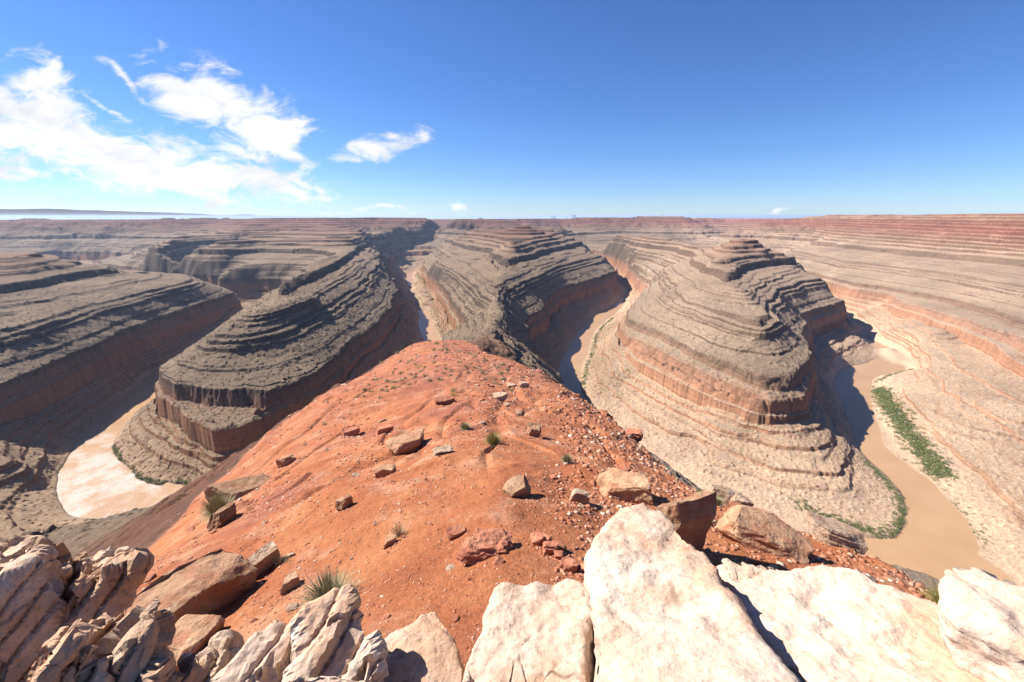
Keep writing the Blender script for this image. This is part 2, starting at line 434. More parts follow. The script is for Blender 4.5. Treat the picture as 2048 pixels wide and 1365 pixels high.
lpd((1560, 443, 3130), (1640, 438.5, 2800), (1720, 439, 2500), (1800, 440, 2180), (1900, 442, 1760), (2048, 444, 1420))
lw(P(2048, 430, 4.0)[:2] + (4.0,), (2000, 900, 3.0), (1900, 300, 2)) if False else lw((1830, 1400, 3.4), (1840, 900, 3.0), (1840, 300, 2))

# --- the ridge in the foreground: crest, edges, flanks
RED_L = [P(240, 1150, -7.6), P(238, 1100, -9.6), P(362, 1000, -12.4), P(502, 905, -16.3), P(640, 810, -23.3), P(690, 772, -33.0), P(740, 731, -43.5), P(780, 702, -58.0), P(815, 690, -65.0), P(848, 684, -70.0)]
RED_R = [P(2075, 1190, -6.4), P(1965, 1136, -7.2), P(1764, 1074, -9.0), P(1632, 1040, -10.4), P(1462, 950, -11.8), P(1302, 860, -14.5), P(1162, 786, -21.5), P(1062, 744, -34.7), P(990, 712, -52.0), P(950, 697, -64.5), P(900, 685, -71.0)]
lw(*RED_L); lw(*RED_R)
lw((-4.5, -2, -3.0), (-3.5, 0, -3.0), (-2.6, 1.6, -3.1), (-1.5, 2.3, -3.4), (0.2, 2.6, -3.5), (1.5, 2.6, -3.4), (3, 2.4, -3.2), (4.5, 1.0, -3.0))
lw((-1.5, 3.4, -4.3), (0, 3.6, -4.3), (2, 3.8, -4.3), (4, 3.6, -4.4))
lw((0, 3.6, -4.3), (-.2, 8, -5.4), (-.6, 13, -7.3), (-3, 30, -13.2), (-8, 60, -23.0), (-15, 100, -35), (-25, 150, -48.5), (-36, 200, -61.5), (-42, 232, -69.6))
lw((4, 27, -12.6), (-3, 27, -12.2), (-11, 27, -13.6))
lw((4, 50, -20.4), (-6, 50, -19.9), (-16, 50, -21.2))
lw((5, 13, -7.9), (0, 13, -7.3), (-7, 13, -8.2))
lw((-24, 92, -34.2), (-14, 92, -32.8), (-4, 92, -33.2))
lw(P(848, 684, -70), P(870, 683, -70.6), P(900, 685, -71.5))
# flanks
lw((-70, 45, -55), (-75, 90, -62), (-85, 130, -78), (-95, 190, -100), (-95, 240, -112), (-85, 320, -125), (-75, 420, -146), (-70, 520, -165), (-70, 640, -178), (-80, 800, -180), P(940, 662, RIM))
lw((-198, 150, -141), (-190, 200, -158), (-180, 260, -178), (-150, 350, -190), (-130, 450, -212), (-125, 600, -213), (-125, 800, -213), P(940, 662, RIM))
lw((-345, 255, -226), (-300, 300, -254), (-255, 335, -272))
lw((-60, 10, -42), (-198, 60, -125), (-400, 150, -225), (-600, 240, -245))
lw((30, 20, -35), (32, 40, -42), (28, 70, -50), (22, 120, -70), (14, 170, -82), (5, 230, -95), (2, 300, -112), (10, 380, -140))
lw((80, 40, -90), (75, 90, -110), (60, 170, -135), (45, 260, -150))
lw((60, -10, -60), (150, 20, -115), (220, 60, -140))
lw((-2, 255, -78), (-10, 300, -91), (-12, 400, -116))

# ---- solve a harmonic surface through all of these on a log-polar grid around the viewpoint
AZ0, AZ1 = R_(-84), R_(84)
DA = R_(0.30)
LR0, LR1 = math.log(1.2), math.log(7000.0)
NA = int((AZ1 - AZ0) / DA) // 8 * 8 + 1
NR = int((LR1 - LR0) / DA) // 8 * 8 + 1
def raster(step):
    na, nr = (NA - 1) // step + 1, (NR - 1) // step + 1
    acc_, cnt = np.zeros((nr, na)), np.zeros((nr, na))
    for L in LINES:
        A = np.array(L)
        A[:, 2] = inv_terr(A[:, 2])
        for p, q in zip(A[:-1], A[1:]):
            d = np.linalg.norm(q[:2] - p[:2])
            rm = max(1.0, min(np.hypot(*p[:2]), np.hypot(*q[:2])))
            n = max(2, int(d / (rm * DA * step) * 3) + 2)
            t = np.linspace(0, 1, n)[:, None]
            pts = p + (q - p) * t
            az = np.arctan2(pts[:, 0], pts[:, 1])
            lr = np.log(np.hypot(pts[:, 0], pts[:, 1]))
            i = np.rint((lr - LR0) / (DA * step)).astype(int)
            j = np.rint((az - AZ0) / (DA * step)).astype(int)
            ok = (i >= 0) & (i < nr) & (j >= 0) & (j < na)
            np.add.at(acc_, (i[ok], j[ok]), pts[ok, 2])
            np.add.at(cnt, (i[ok], j[ok]), 1)
    fix = cnt > 0
    val = np.where(fix, acc_ / np.maximum(cnt, 1), 0)
    # eye-side and far-side borders
    val[0, :], fix[0, :] = -3.0, True
    azs = np.linspace(AZ0, AZ1, na)
    val[-1, :], fix[-1, :] = np.interp(np.degrees(azs), [-60, 10, 35, 60], [-48, -46, -40, -30]), True
    return val, fix

def upsample(a, shape):
    r0, c0 = a.shape
    ri = np.linspace(0, r0 - 1, shape[0]); ci = np.linspace(0, c0 - 1, shape[1])
    i = np.clip(ri.astype(int), 0, r0 - 2); j = np.clip(ci.astype(int), 0, c0 - 2)
    fi = (ri - i)[:, None]; fj = (ci - j)[None, :]
    return (a[i][:, j] * (1 - fi) * (1 - fj) + a[i + 1][:, j] * fi * (1 - fj) + a[i][:, j + 1] * (1 - fi) * fj + a[i + 1][:, j + 1] * fi * fj)

S = None
for step, its in ((8, 900), (4, 500), (2, 300), (1, 160)):
    val, fix = raster(step)
    if S is None: S = np.full(val.shape, -120.0)
    else: S = upsample(S, val.shape)
    S[fix] = val[fix]
    om = 1.7
    ii, jj = np.indices(S.shape)
    masks = [((ii + jj) % 2 == c) & ~fix for c in (0, 1)]
    for it in range(its):
        for m in masks:
            Pd = np.pad(S, 1, mode='edge')
            av = 0.25 * (Pd[:-2, 1:-1] + Pd[2:, 1:-1] + Pd[1:-1, :-2] + Pd[1:-1, 2:])
            S[m] += om * (av[m] - S[m])
def blur(a, sig):
    k = np.arange(-int(3 * sig), int(3 * sig) + 1)
    w = np.exp(-k * k / (2 * sig * sig)); w /= w.sum()
    h = len(k) // 2
    b = np.pad(a, ((h, h), (0, 0)), mode='edge')
    a = sum(w[i] * b[i:i + a.shape[0]] for i in range(len(k)))
    b = np.pad(a, ((0, 0), (h, h)), mode='edge')
    return sum(w[i] * b[:, i:i + a.shape[1]] for i in range(len(k)))
def poly_dist(X, Y, line):
    best = np.full(X.shape, 1e9)
    for (ax, ay), (bx, by) in zip(line[:-1], line[1:]):
        ex, ey = bx - ax, by - ay
        t = np.clip(((X - ax) * ex + (Y - ay) * ey) / (ex * ex + ey * ey + 1e-9), 0, 1)
        best = np.minimum(best, np.hypot(X - ax - t * ex, Y - ay - t * ey))
    return best
def in_poly(X, Y, poly):
    ins = np.zeros(X.shape, bool)
    n = len(poly)
    for k in range(n):
        x1, y1 = poly[k]; x2, y2 = poly[(k + 1) % n]
        if y1 == y2: continue
        ins ^= ((y1 > Y) != (y2 > Y)) & (X < (x2 - x1) * (Y - y1) / (y2 - y1) + x1)
    return ins

_ra, _rr = np.meshgrid(np.linspace(AZ0, AZ1, NA), np.exp(np.linspace(LR0, LR0 + DA * (NR - 1), NR)))
S[in_poly(np.sin(_ra) * _rr, np.cos(_ra) * _rr, RIVER_POLY)] -= 8.0
S_soft = blur(S, 7.0)
S_wide = blur(S, 3.0)
_k = np.arange(-66, 67); _kw = np.exp(-_k * _k / (2 * 9.0 ** 2)); _kw /= _kw.sum()
_b = np.pad(S_wide, ((0, 0), (66, 66)), mode='edge')
S_wide = sum(_kw[i] * _b[:, i:i + S.shape[1]] for i in range(len(_k)))
S_mid = blur(S, 1.5)
_w = np.clip((np.log(_rr) - math.log(5)) / math.log(2), 0, 1) * np.clip((math.log(330) - np.log(_rr)) / math.log(2.2), 0, 1)
_w = _w * np.clip(1 - np.abs(_ra) / R_(75), 0, 1) ** .3
S = S_mid * (1 - _w) + S_soft * _w
_w = sstep(_rr, 4, 7) * (1 - sstep(_rr, 45, 120)) * (1 - sstep(np.abs(_ra), R_(48), R_(66)))
S = S * (1 - _w) + S_wide * _w

def _out(p, fct):
    k = 1 + (fct - 1) * min(1, max(0, (75 - p[1]) / 40))
    return (p[0] * k if abs(p[0]) > 3 else p[0] + 2 * (fct - 1), p[1] * (1 + (k - 1) * .3))
RED_POLY = [(-9, -3)] + [_out(p, 1.5) for p in RED_L] + [_out(p, 1.34 + 1.2 * max(0, min(1, (22 - p[1]) / 14))) for p in RED_R[::-1]] + [(24, -3)]

def smooth_s(X, Y):
    az = np.arctan2(X, Y); lr = np.log(np.maximum(np.hypot(X, Y), 1.2001))
    a = np.clip((lr - LR0) / DA, 0, NR - 1.001); b = np.clip((az - AZ0) / DA, 0, NA - 1.001)
    i, j = a.astype(int), b.astype(int)
    # catmull-rom style smooth weights
    fi, fj = a - i, b - j
    return S[i, j] * (1 - fi) * (1 - fj) + S[i + 1, j] * fi * (1 - fj) + S[i, j + 1] * (1 - fi) * fj + S[i + 1, j + 1] * fi * fj

LAST = {}
def land(X, Y):
    """height of the ground and share of red soil at X, Y"""
    shp = X.shape
    X, Y = X.ravel().astype(float), Y.ravel().astype(float)
    r = np.hypot(X, Y)
    s = smooth_s(X, Y)
    wet = sstep(s, -300, -285)
    amp = sstep(r, 60, 380)
    far = 1 + 1.3 * sstep(r, 1400, 3200)
    wamp = amp * (0.35 + 0.65 * wet) * far
    wx = fbm(X, Y, 110, 2, 1) * 11 + fbm(X, Y, 33, 2, 2) * 5.0 + fbm(X, Y, 9, 2, 3) * 1.5 * (1 - sstep(r, 1200, 2000))
    wy = fbm(X, Y, 110, 2, 11) * 11 + fbm(X, Y, 33, 2, 12) * 5.0 + fbm(X, Y, 9, 2, 13) * 1.5 * (1 - sstep(r, 1200, 2000))
    s = np.where(wamp > 0, smooth_s(X + wx * wamp, Y + wy * wamp), s)
    red = np.zeros(X.shape)
    sel_ = r < 420
    x, y = X[sel_], Y[sel_]
    line = RED_POLY + [RED_POLY[0]]
    d = poly_dist(x, y, line) * np.where(in_poly(x, y, RED_POLY), 1, -1)
    rr = r[sel_]
    d = d / (0.02 * rr + .5) + 0.9 * fbm(x / (0.03 * rr + 1), y / (0.03 * rr + 1), 1.3, 3, 5)
    red[sel_] = sstep(d, -0.6, 0.6)
    s2 = s + fbm(X, Y, 70, 2, 4) * 1.1 * amp * wet * (1 - red)
    plm = sunlit_pale(X, Y)
    s2 = s2 - amp * wet * (1 - red) * (1.9 - .9 * plm) * np.clip(1 - np.abs(fbm(X, Y, 85, 3, 75)) / .085, 0, 1) * sstep(s2, -300, -280)
    czone = sstep(s2, -233, -227) * (1 - sstep(s2, -212, -206)) + .6 * sstep(s2, -136, -132) * (1 - sstep(s2, -125, -121))
    s2 = s2 + czone * amp * (1 - sstep(r, 1500, 2600)) * (1 - .6 * plm) * (np.abs(fbm(X, Y, 17, 2, 71)) * 2.4 - .7 + fbm(X, Y, 4.5, 2, 72) * .6)
    zt = terr(s2)
    soft = np.clip(fbm(X, Y, 150, 2, 9) * 1.5 + .15, 0, 1) * 0.5
    main = ((s2 > -231) & (s2 < -211)) | ((s2 > -134) & (s2 < -122))
    z = s2 + (zt - s2) * np.where((s2 > -134) & (s2 < -122), 1.0, np.where(main, 1.0 - .62 * plm, 1 - soft))
    # thin beds that come and go along the slope
    per = np.where(r < 1500, 5.6, 11.5)
    zw = z + 1.9 * vnoise(z / 8.0, z * 0 + 3.3, 66) + 1.5 * vnoise(z / 19.0, z * 0 + 7.3, 67)
    lev = np.floor(zw / per)
    fr = zw / per - lev
    st = z - zw + (lev + np.clip(fr / .17, 0, 1) * .84 + .16 * fr) * per
    w2 = np.clip(fbm(X + lev * 137.0, Y - lev * 91.0, 130, 2, 51) * 2.4 + .25, 0, 1) * .85
    up = sstep(z, -120, -60)
    w2 = np.maximum(w2, .55 * up)
    w2 = np.maximum(w2, (.85 * plm) * sstep(fbm(X + lev * 53.0, Y, 140, 2, 57), -.30, .05))
    w2 = w2 * (1 - .15 * plm * (1 - up)) * (1 - .6 * sstep(s2, -212, -206) * (1 - sstep(s2, -190, -184))) * (1 - .3 * (1 - up))
    z = z + (st - z) * w2 * np.where((s2 > -231) & (s2 < -211), 0.25 + .6 * plm, 1) * wet
    rub = fbm(X, Y, 6.0, 2, 21, .6) * .25 + np.maximum(0, vnoise(X / 3.0, Y / 3.0, 33) - .42) * 2.9 + np.maximum(0, vnoise(X / 7.3, Y / 7.3, 34) - .62) * 4.5
    z = z + rub * amp * (1 - 0.95 * red) * (0.12 + 0.88 * wet) * (1 - .95 * sstep(r, 900, 2000))
    zr = s + red * sstep(r, 3, 9) * (fbm(X, Y, 6, 3, 41) * .30 + fbm(X, Y, 1.5, 4, 42, .62) * .15) + sstep(r, 25, 120) * fbm(X, Y, 18, 2, 43) * .6
    near = sstep(r, 110, 330)
    ris = np.clip(((terr(s2 + .4) - terr(s2 - .4)) / .8 - 1.6) / 1.4, 0, 1)
    ris = np.maximum(ris, np.where(fr < .21, .9, 0) * np.clip(w2 * 1.5 - .2, 0, 1)) * near * wet
    LAST['cliff'] = ris.reshape(shp)
    z = (s + rub * .5 * sstep(r, 8, 60)) * (1 - near) + z * near
    pz = np.where(r < 45, .85, 1.9)
    zz_ = zr + .45 * fbm(X, Y, 7, 2, 81)
    l2 = np.floor(zz_ / pz); f2 = zz_ / pz - l2
    step2 = (np.clip(f2 / .14, 0, 1) - f2) * pz
    m2 = np.clip(fbm(X / (1 + r * .02), Y / (1 + r * .02), 5.5, 3, 83) * 2.6 - .35, 0, 1)
    zr = zr + step2 * m2 * .75 * sstep(r, 5, 9) - np.clip(.12 - np.abs(fbm(X, Y * .35, 5.0, 3, 85)), 0, .12) * 2.2 * sstep(r, 9, 20)
    z = z * (1 - red) + zr * red
    return z.reshape(shp), red.reshape(shp)

def sunlit_pale(X, Y):
    """share of paler colour that stands in for sunlight: the right hand wall and the low ground inside the right bends"""
    a = sstep(X - .30 * Y, 120, 420) * sstep(Y, -400, 100)
    a = np.maximum(a, (.80) * sstep(X / np.maximum(Y, 60), .13, .36) * sstep(Y, 60, 200) * (1 - .6 * sstep(Y, 1500, 2600)))
    return np.clip(a * .95 + .35 * fbm(X, Y, 220, 3, 61) * a, 0, 1)

def ground(x, y):
    z, _ = land(np.array([float(x)]), np.array([float(y)]))
    return float(z[0])

# ------------------------------------------------------------------ ground mesh (finer near the viewpoint)
azs = np.radians(np.concatenate([np.arange(-124, -84, 2.0), np.arange(-84, -64, .4), np.arange(-64, 64, .082), np.arange(64, 84, .4), np.arange(84, 124.1, 2.0)]))
seg = []
for a, b, st in ((.12, 1.4, .08), (1.4, 100, .006), (100, 400, .005), (400, 1500, .0022), (1500, 4400, .0025), (4400, 6500, .006), (6500, 70000, .06)):
    seg.append(np.exp(np.arange(math.log(a), math.log(b), st)))
rs = np.concatenate(seg + [np.array([90000.0])])
AZ, RR = np.meshgrid(azs, rs)
GX, GY = np.sin(AZ) * RR, np.cos(AZ) * RR
GZ, GRED = land(GX, GY)
GCLIFF = LAST['cliff']
GPALE = sunlit_pale(GX, GY)
fl = sstep(RR, 5200, 6900)
GZ = GZ * (1 - fl) + np.minimum(-.0068 * RR, -30) * fl

def grid_mesh(name, X, Y, Z, face_mask, mat, attrs):
    nr, nc = X.shape
    idx = np.arange(nr * nc).reshape(nr, nc)
    q = np.stack([idx[:-1, :-1], idx[:-1, 1:], idx[1:, 1:], idx[1:, :-1]], -1)[face_mask]
    q = q[:, ::-1]
    used, inv = np.unique(q, return_inverse=True)
    q = inv.reshape(-1, 4)
    co = np.stack([X.ravel()[used], Y.ravel()[used], Z.ravel()[used]], -1).astype(np.float32)
    me = bpy.data.meshes.new(name)
    me.vertices.add(len(co)); me.vertices.foreach_set('co', co.ravel())
    me.loops.add(q.size); me.loops.foreach_set('vertex_index', q.ravel().astype(np.int32))
    me.polygons.add(len(q)); me.polygons.foreach_set('loop_start', np.arange(0, q.size, 4, dtype=np.int32))
    me.update(calc_edges=True)
    for k, v in attrs.items():
        at = me.attributes.new(k, 'FLOAT', 'POINT')
        at.data.foreach_set('value', v.ravel()[used].astype(np.float32))
    sm = np.hypot(co[:, 0], co[:, 1])[q[:, 0]]
    me.polygons.foreach_set('use_smooth', ((sm > 1300) | (sm < 60) | (attrs['pale'].ravel()[used][q[:, 0]] > .35)))
    me.materials.append(mat)
    ob = bpy.data.objects.new(name, me)
    scene.collection.objects.link(ob)
    return ob

# ---- ground material
ground_mat, t, bs = new_mat("canyon_rock")
geo = t.new('ShaderNodeNewGeometry')
pos = geo.outputs['Position']
sp_ = t.new('ShaderNodeSeparateXYZ'); t.l.new(pos, sp_.inputs[0])
zc = sp_.outputs[2]
nz = t.new('ShaderNodeSeparateXYZ'); t.l.new(geo.outputs['True Normal'], nz.inputs[0])
slope = nz.outputs[2]
wob = t.math('MULTIPLY', t.math('SUBTRACT', t.noise(pos, 0.02, 3), 0.5), 14.0)
zz = t.math('ADD', zc, wob)
fz = t.remap(zz, -310.0, 10.0)
def zf(z): return (z + 310) / 320.0
talus = t.ramp(fz, [(zf(-300), (.33, .25, .185)), (zf(-280), (.26, .20, .145)), (zf(-240), (.205, .158, .118)), (zf(-205), (.178, .142, .108)),
                    (zf(-160), (.19, .15, .115)), (zf(-120), (.195, .15, .115)), (zf(-92), (.195, .135, .10)), (zf(-72), (.175, .105, .08)), (zf(-45), (.185, .09, .07)), (zf(-25), (.18, .10, .078)), (zf(-8), (.19, .13, .095))])
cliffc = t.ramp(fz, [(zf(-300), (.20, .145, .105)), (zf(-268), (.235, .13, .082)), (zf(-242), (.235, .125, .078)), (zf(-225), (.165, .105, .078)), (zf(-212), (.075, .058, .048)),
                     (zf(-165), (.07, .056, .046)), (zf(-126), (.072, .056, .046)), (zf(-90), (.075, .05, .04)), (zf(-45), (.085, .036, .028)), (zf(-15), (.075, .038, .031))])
band = t.new('ShaderNodeTexNoise', noise_dimensions='1D')
t.l.new(t.math('ADD', zc, t.math('MULTIPLY', t.noise(pos, 0.05, 2), 4)), band.inputs['W'])
band.inputs['Scale'].default_value = 0.42
band.inputs['Detail'].default_value = 4
bandv = t.ramp(band.outputs['Fac'], [(.3, (.72, .72, .74)), (.5, (1, 1, 1)), (.68, (1.22, 1.18, 1.12))])
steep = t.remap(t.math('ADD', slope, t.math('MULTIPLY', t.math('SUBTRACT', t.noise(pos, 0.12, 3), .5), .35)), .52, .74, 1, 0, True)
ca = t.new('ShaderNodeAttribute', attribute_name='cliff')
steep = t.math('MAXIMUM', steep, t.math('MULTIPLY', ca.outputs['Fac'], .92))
streak = t.ramp(t.noise(t.vmath('MULTIPLY', pos, (1, 1, .12)), .09, 5, .65), [(.32, (.70, .67, .66)), (.5, (1, 1, 1)), (.7, (1.15, 1.13, 1.1))])
cliffc = t.mix(1, cliffc, streak, 'MULTIPLY')
pl0 = t.new('ShaderNodeAttribute', attribute_name='pale')
cliffc = t.mix(t.math('MULTIPLY', pl0.outputs['Fac'], .45), cliffc, t.mix(1, talus, (.62, .52, .48), 'MULTIPLY'))
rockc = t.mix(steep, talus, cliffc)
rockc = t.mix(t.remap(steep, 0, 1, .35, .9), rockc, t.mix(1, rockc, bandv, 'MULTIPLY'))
blot = t.ramp(t.noise(pos, 0.30, 7, .78), [(.30, (.50, .49, .49)), (.44, (.86, .86, .86)), (.56, (1.05, 1.04, 1.02)), (.70, (1.6, 1.57, 1.5))])
rockc = t.mix(1, rockc, blot, 'MULTIPLY')
speck = t.ramp(t.noise(pos, 0.75, 5, .8), [(.32, (.52, .51, .50)), (.46, (.92, .92, .92)), (.58, (1.08, 1.07, 1.05)), (.68, (1.65, 1.62, 1.55))])
rockc = t.mix(.8, rockc, t.mix(1, rockc, speck, 'MULTIPLY'))
broad = t.ramp(t.noise(pos, 0.012, 4), [(.3, (.84, .82, .82)), (.7, (1.14, 1.12, 1.08))])
rockc = t.mix(1, rockc, broad, 'MULTIPLY')
pl = t.new('ShaderNodeAttribute', attribute_name='pale')
rockc = t.mix(t.math('MULTIPLY', pl.outputs['Fac'], .85), rockc, t.mix(1, rockc, (1.80, 1.82, 1.92), 'MULTIPLY'))  # sunlight painted in: same rock, lighter colour on the right hand side
rockc = t.mix(1, rockc, (.98, .905, .825), 'MULTIPLY')
# wet mud along the water line
rockc = t.mix(t.remap(t.math('ADD', zc, t.math('MULTIPLY', t.noise(pos, .08, 4), 3.0)), -301.5, -296.5, .85, 0), rockc, (.17, .125, .085))
# red earth
at = t.new('ShaderNodeAttribute', attribute_name='red')
redn = t.noise(pos, 0.35, 6, .6)
redc = t.ramp(redn, [(.25, (.225, .072, .034)), (.45, (.315, .108, .046)), (.6, (.37, .145, .064)), (.78, (.40, .21, .12))])
maroon = t.remap(t.noise(pos, 0.11, 4, .6), .52, .70, 0, .75, True)
redc = t.mix(maroon, redc, (.225, .082, .058))
redc = t.mix(t.math('MULTIPLY', t.remap(sp_.outputs[1], 18, 75), t.remap(t.noise(pos, 0.06, 5, .65), .38, .60, 0, .85)), redc, (.235, .085, .055))
dusty = t.remap(t.noise(pos, 0.55, 6, .72), .50, .68, 0, .6, True)
redc = t.mix(dusty, redc, (.43, .255, .165))
grit = t.ramp(t.noise(pos, 9.0, 5, .75), [(.28, (.72, .70, .68)), (.5, (1, 1, 1)), (.66, (1.12, 1.12, 1.12)), (.8, (1.5, 1.55, 1.6))])
redc = t.mix(1, redc, grit, 'MULTIPLY')
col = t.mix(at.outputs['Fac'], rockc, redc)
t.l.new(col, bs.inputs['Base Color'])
h1 = t.math('ADD', t.noise(pos, 0.33, 8, .74), t.math('MULTIPLY', t.noise(pos, 1.3, 4, .7), .35))
b1 = t.bump(h1, 1.0, 2.0)
h2 = t.noise(pos, 4.5, 7, .72)
b2 = t.bump(h2, .9, .16)
nm = t.new('ShaderNodeMix', data_type='VECTOR')
t.l.new(at.outputs['Fac'], nm.inputs[0]); t.l.new(b1, nm.inputs[4]); t.l.new(b2, nm.inputs[5])
t.l.new(nm.outputs[1], bs.inputs['Normal'])


def tag(o, label=None, cat=None, group=None, kind=None):
    if label: o['label'] = label
    if cat: o['category'] = cat
    if group: o['group'] = group
    if kind: o['kind'] = kind
    return o

# landforms: which face belongs to which
cx_ = 0.25 * (GX[:-1, :-1] + GX[1:, :-1] + GX[:-1, 1:] + GX[1:, 1:])
cy_ = 0.25 * (GY[:-1, :-1] + GY[1:, :-1] + GY[:-1, 1:] + GY[1:, 1:])
def cut(L, p, q):
    """the stretch of polyline L between the vertices nearest to p and q"""
    A = np.array([v[:2] for v in L])
    i = int(np.argmin(np.hypot(A[:, 0] - p[0], A[:, 1] - p[1]))); j = int(np.argmin(np.hypot(A[:, 0] - q[0], A[:, 1] - q[1])))
    return [tuple(v) for v in A[i:j + 1]]
LEFT_SPUR = cut(L_IN, (-680, 1220), P(812, 548, BANK)) + [(-760, 1900), (-700, 1420)]
MESA = cut(L_OUT, (-192, 520), (88, 560)) + [(0, 560), (-60, 540)]
RIGHT_SPUR = cut(L_IN, P(1256, 578, BANK), P(1815, 1061, BANK)) + cut(R_IN, P(1815, 1061, BANK), (1010, 1700)) + [(700, 2000)]
NEAR = cut(L_OUT, P(150, 1030, BANK), (-192, 520)) + [(-60, 540), (0, 560)] + cut(L_OUT, (88, 560), (432, 295)) + [(520, 200), (700, -200), (-700, -200), (-700, 200)]
kind_of = np.zeros(cx_.shape, int)
cr_ = np.hypot(cx_, cy_)
ins_near = cr_ < 2900
fx_, fy_ = cx_[ins_near], cy_[ins_near]
lab = np.where((fx_ < -600) & (fy_ < 1420), 4, np.where((fx_ > 400) & (fy_ < 1.6 * fx_), 5, 6))
for code, poly in ((3, RIGHT_SPUR), (2, MESA), (1, LEFT_SPUR), (0, NEAR)):
    lab[in_poly(fx_, fy_, poly)] = code
kind_of[:] = 6
kind_of[ins_near] = lab
LAND_NAMES = [("red_ridge", "rust red earth spur with rubble running out from the viewpoint"),
              ("canyon_spur", "layered dark grey spur with rounded nose inside the pale glinting river bend"),
              ("canyon_mesa", "flat topped stepped grey mesa beyond the tip of the red ridge"),
              ("canyon_spur", "sunlit tan layered spur with a knob on top beside the wide brown river"),
              ("canyon_wall", "shaded terraced canyon wall with reddish lower cliff across the glinting river"),
              ("canyon_wall", "bright pinkish canyon wall with thin ledges beyond the green river bank"),
              ("plateau", "far layered canyon rims and flat plateau along the horizon")]
for code, (nm_, lb_) in enumerate(LAND_NAMES):
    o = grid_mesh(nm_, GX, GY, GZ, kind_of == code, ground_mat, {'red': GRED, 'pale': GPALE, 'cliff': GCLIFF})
    tag(o, lb_, nm_.split('_')[-1], kind='structure')

# ------------------------------------------------------------------ river
water, t, bs = new_mat("muddy_water")
geo = t.new('ShaderNodeNewGeometry')
pos = geo.outputs['Position']
t.l.new(t.ramp(t.noise(pos, 0.02, 4), [(.3, (.33, .195, .10)), (.7, (.375, .23, .125))]), bs.inputs['Base Color'])
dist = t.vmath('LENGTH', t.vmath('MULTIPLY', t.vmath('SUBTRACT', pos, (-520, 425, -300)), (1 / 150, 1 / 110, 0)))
glint_noise = t.math('ADD', t.math('MULTIPLY', t.noise(pos, 0.045, 3, .5), .45), t.math('MULTIPLY', t.noise(t.vmath('MULTIPLY', pos, (1, 1.4, 1)), 0.55, 7, .8), .55))
glint = t.remap(t.math('SUBTRACT', glint_noise, t.math('MULTIPLY', dist, .13)), .34, .50, 0, .85, True)  # sun glint on the left bend, painted as pale ripples in the water colour
t.l.new(t.mix(glint, bs.inputs['Base Color'].links[0].from_socket, (.50, .42, .36)), bs.inputs['Base Color'])
bs.inputs['Roughness'].default_value = 0.30
bs.inputs['Specular IOR Level'].default_value = 0.32
bs.inputs['IOR'].default_value = 1.33
wv = t.noise(t.vmath('MULTIPLY', pos, (1, 1.6, 1)), 0.22, 5, .65)
t.l.new(t.bump(wv, .35, .6), bs.inputs['Normal'])
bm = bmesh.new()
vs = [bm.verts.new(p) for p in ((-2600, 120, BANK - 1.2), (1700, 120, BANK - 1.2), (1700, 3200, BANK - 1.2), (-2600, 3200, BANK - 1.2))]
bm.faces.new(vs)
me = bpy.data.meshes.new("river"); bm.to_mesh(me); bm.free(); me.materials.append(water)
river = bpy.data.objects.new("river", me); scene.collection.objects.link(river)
tag(river, "muddy tan river winding through the canyon bends", "river", kind='structure')

# ------------------------------------------------------------------ far blue hills and spires
far_mat, t, bs = new_mat("far_rock")
bs.inputs['Base Color'].default_value = (.09, .09, .11, 1)
rng = np.random.default_rng(5)
def far_ridge(name, label, dist, profile, depth, cat='hills'):
    """a long low ridge far out: profile = [(photo x, photo y of its crest)]"""
    n = 160
    xs = np.array([p[0] for p in profile], float); ys = np.array([p[1] for p in profile], float)
    px = np.linspace(xs[0], xs[-1], n)
    py = np.interp(px, xs, ys) + np.interp(px, [xs[0], xs[-1]], [1, 1]) * 0.55 * fbm(px, px * 0 + dist * .01, 22, 3, 77)
    bm = bmesh.new()
    rows = []
    for a, b in zip(px, py):
        u, v = ray(a, b)
        u0, v0 = ray(a, 438.0)
        top, base = v * dist, v0 * dist - 150
        rows.append([bm.verts.new((u * (dist + e * depth), dist + e * depth, base + (top - base) * h)) for e, h in ((-.5, 0), (-.25, .55), (-.12, .62), (0, 1), (.35, .8), (.6, 0))])
    for r0, r1 in zip(rows[:-1], rows[1:]):
        for k in range(5): bm.faces.new((r0[k], r0[k + 1], r1[k + 1], r1[k]))
    bmesh.ops.recalc_face_normals(bm, faces=bm.faces)
    me = bpy.data.meshes.new(name); bm.to_mesh(me); bm.free(); me.materials.append(far_mat)
    o = bpy.data.objects.new(name, me); scene.collection.objects.link(o)
    return tag(o, label, cat, kind='structure')
far_ridge("hills", "long blue hills on the horizon beyond the far rim", 42000, [(-120, 418), (0, 418.5), (40, 419), (95, 417.6), (150, 420), (220, 422), (300, 424.5), (400, 428), (440, 431), (490, 429.2), (530, 431.5), (600, 433.5), (680, 435)], 6000)

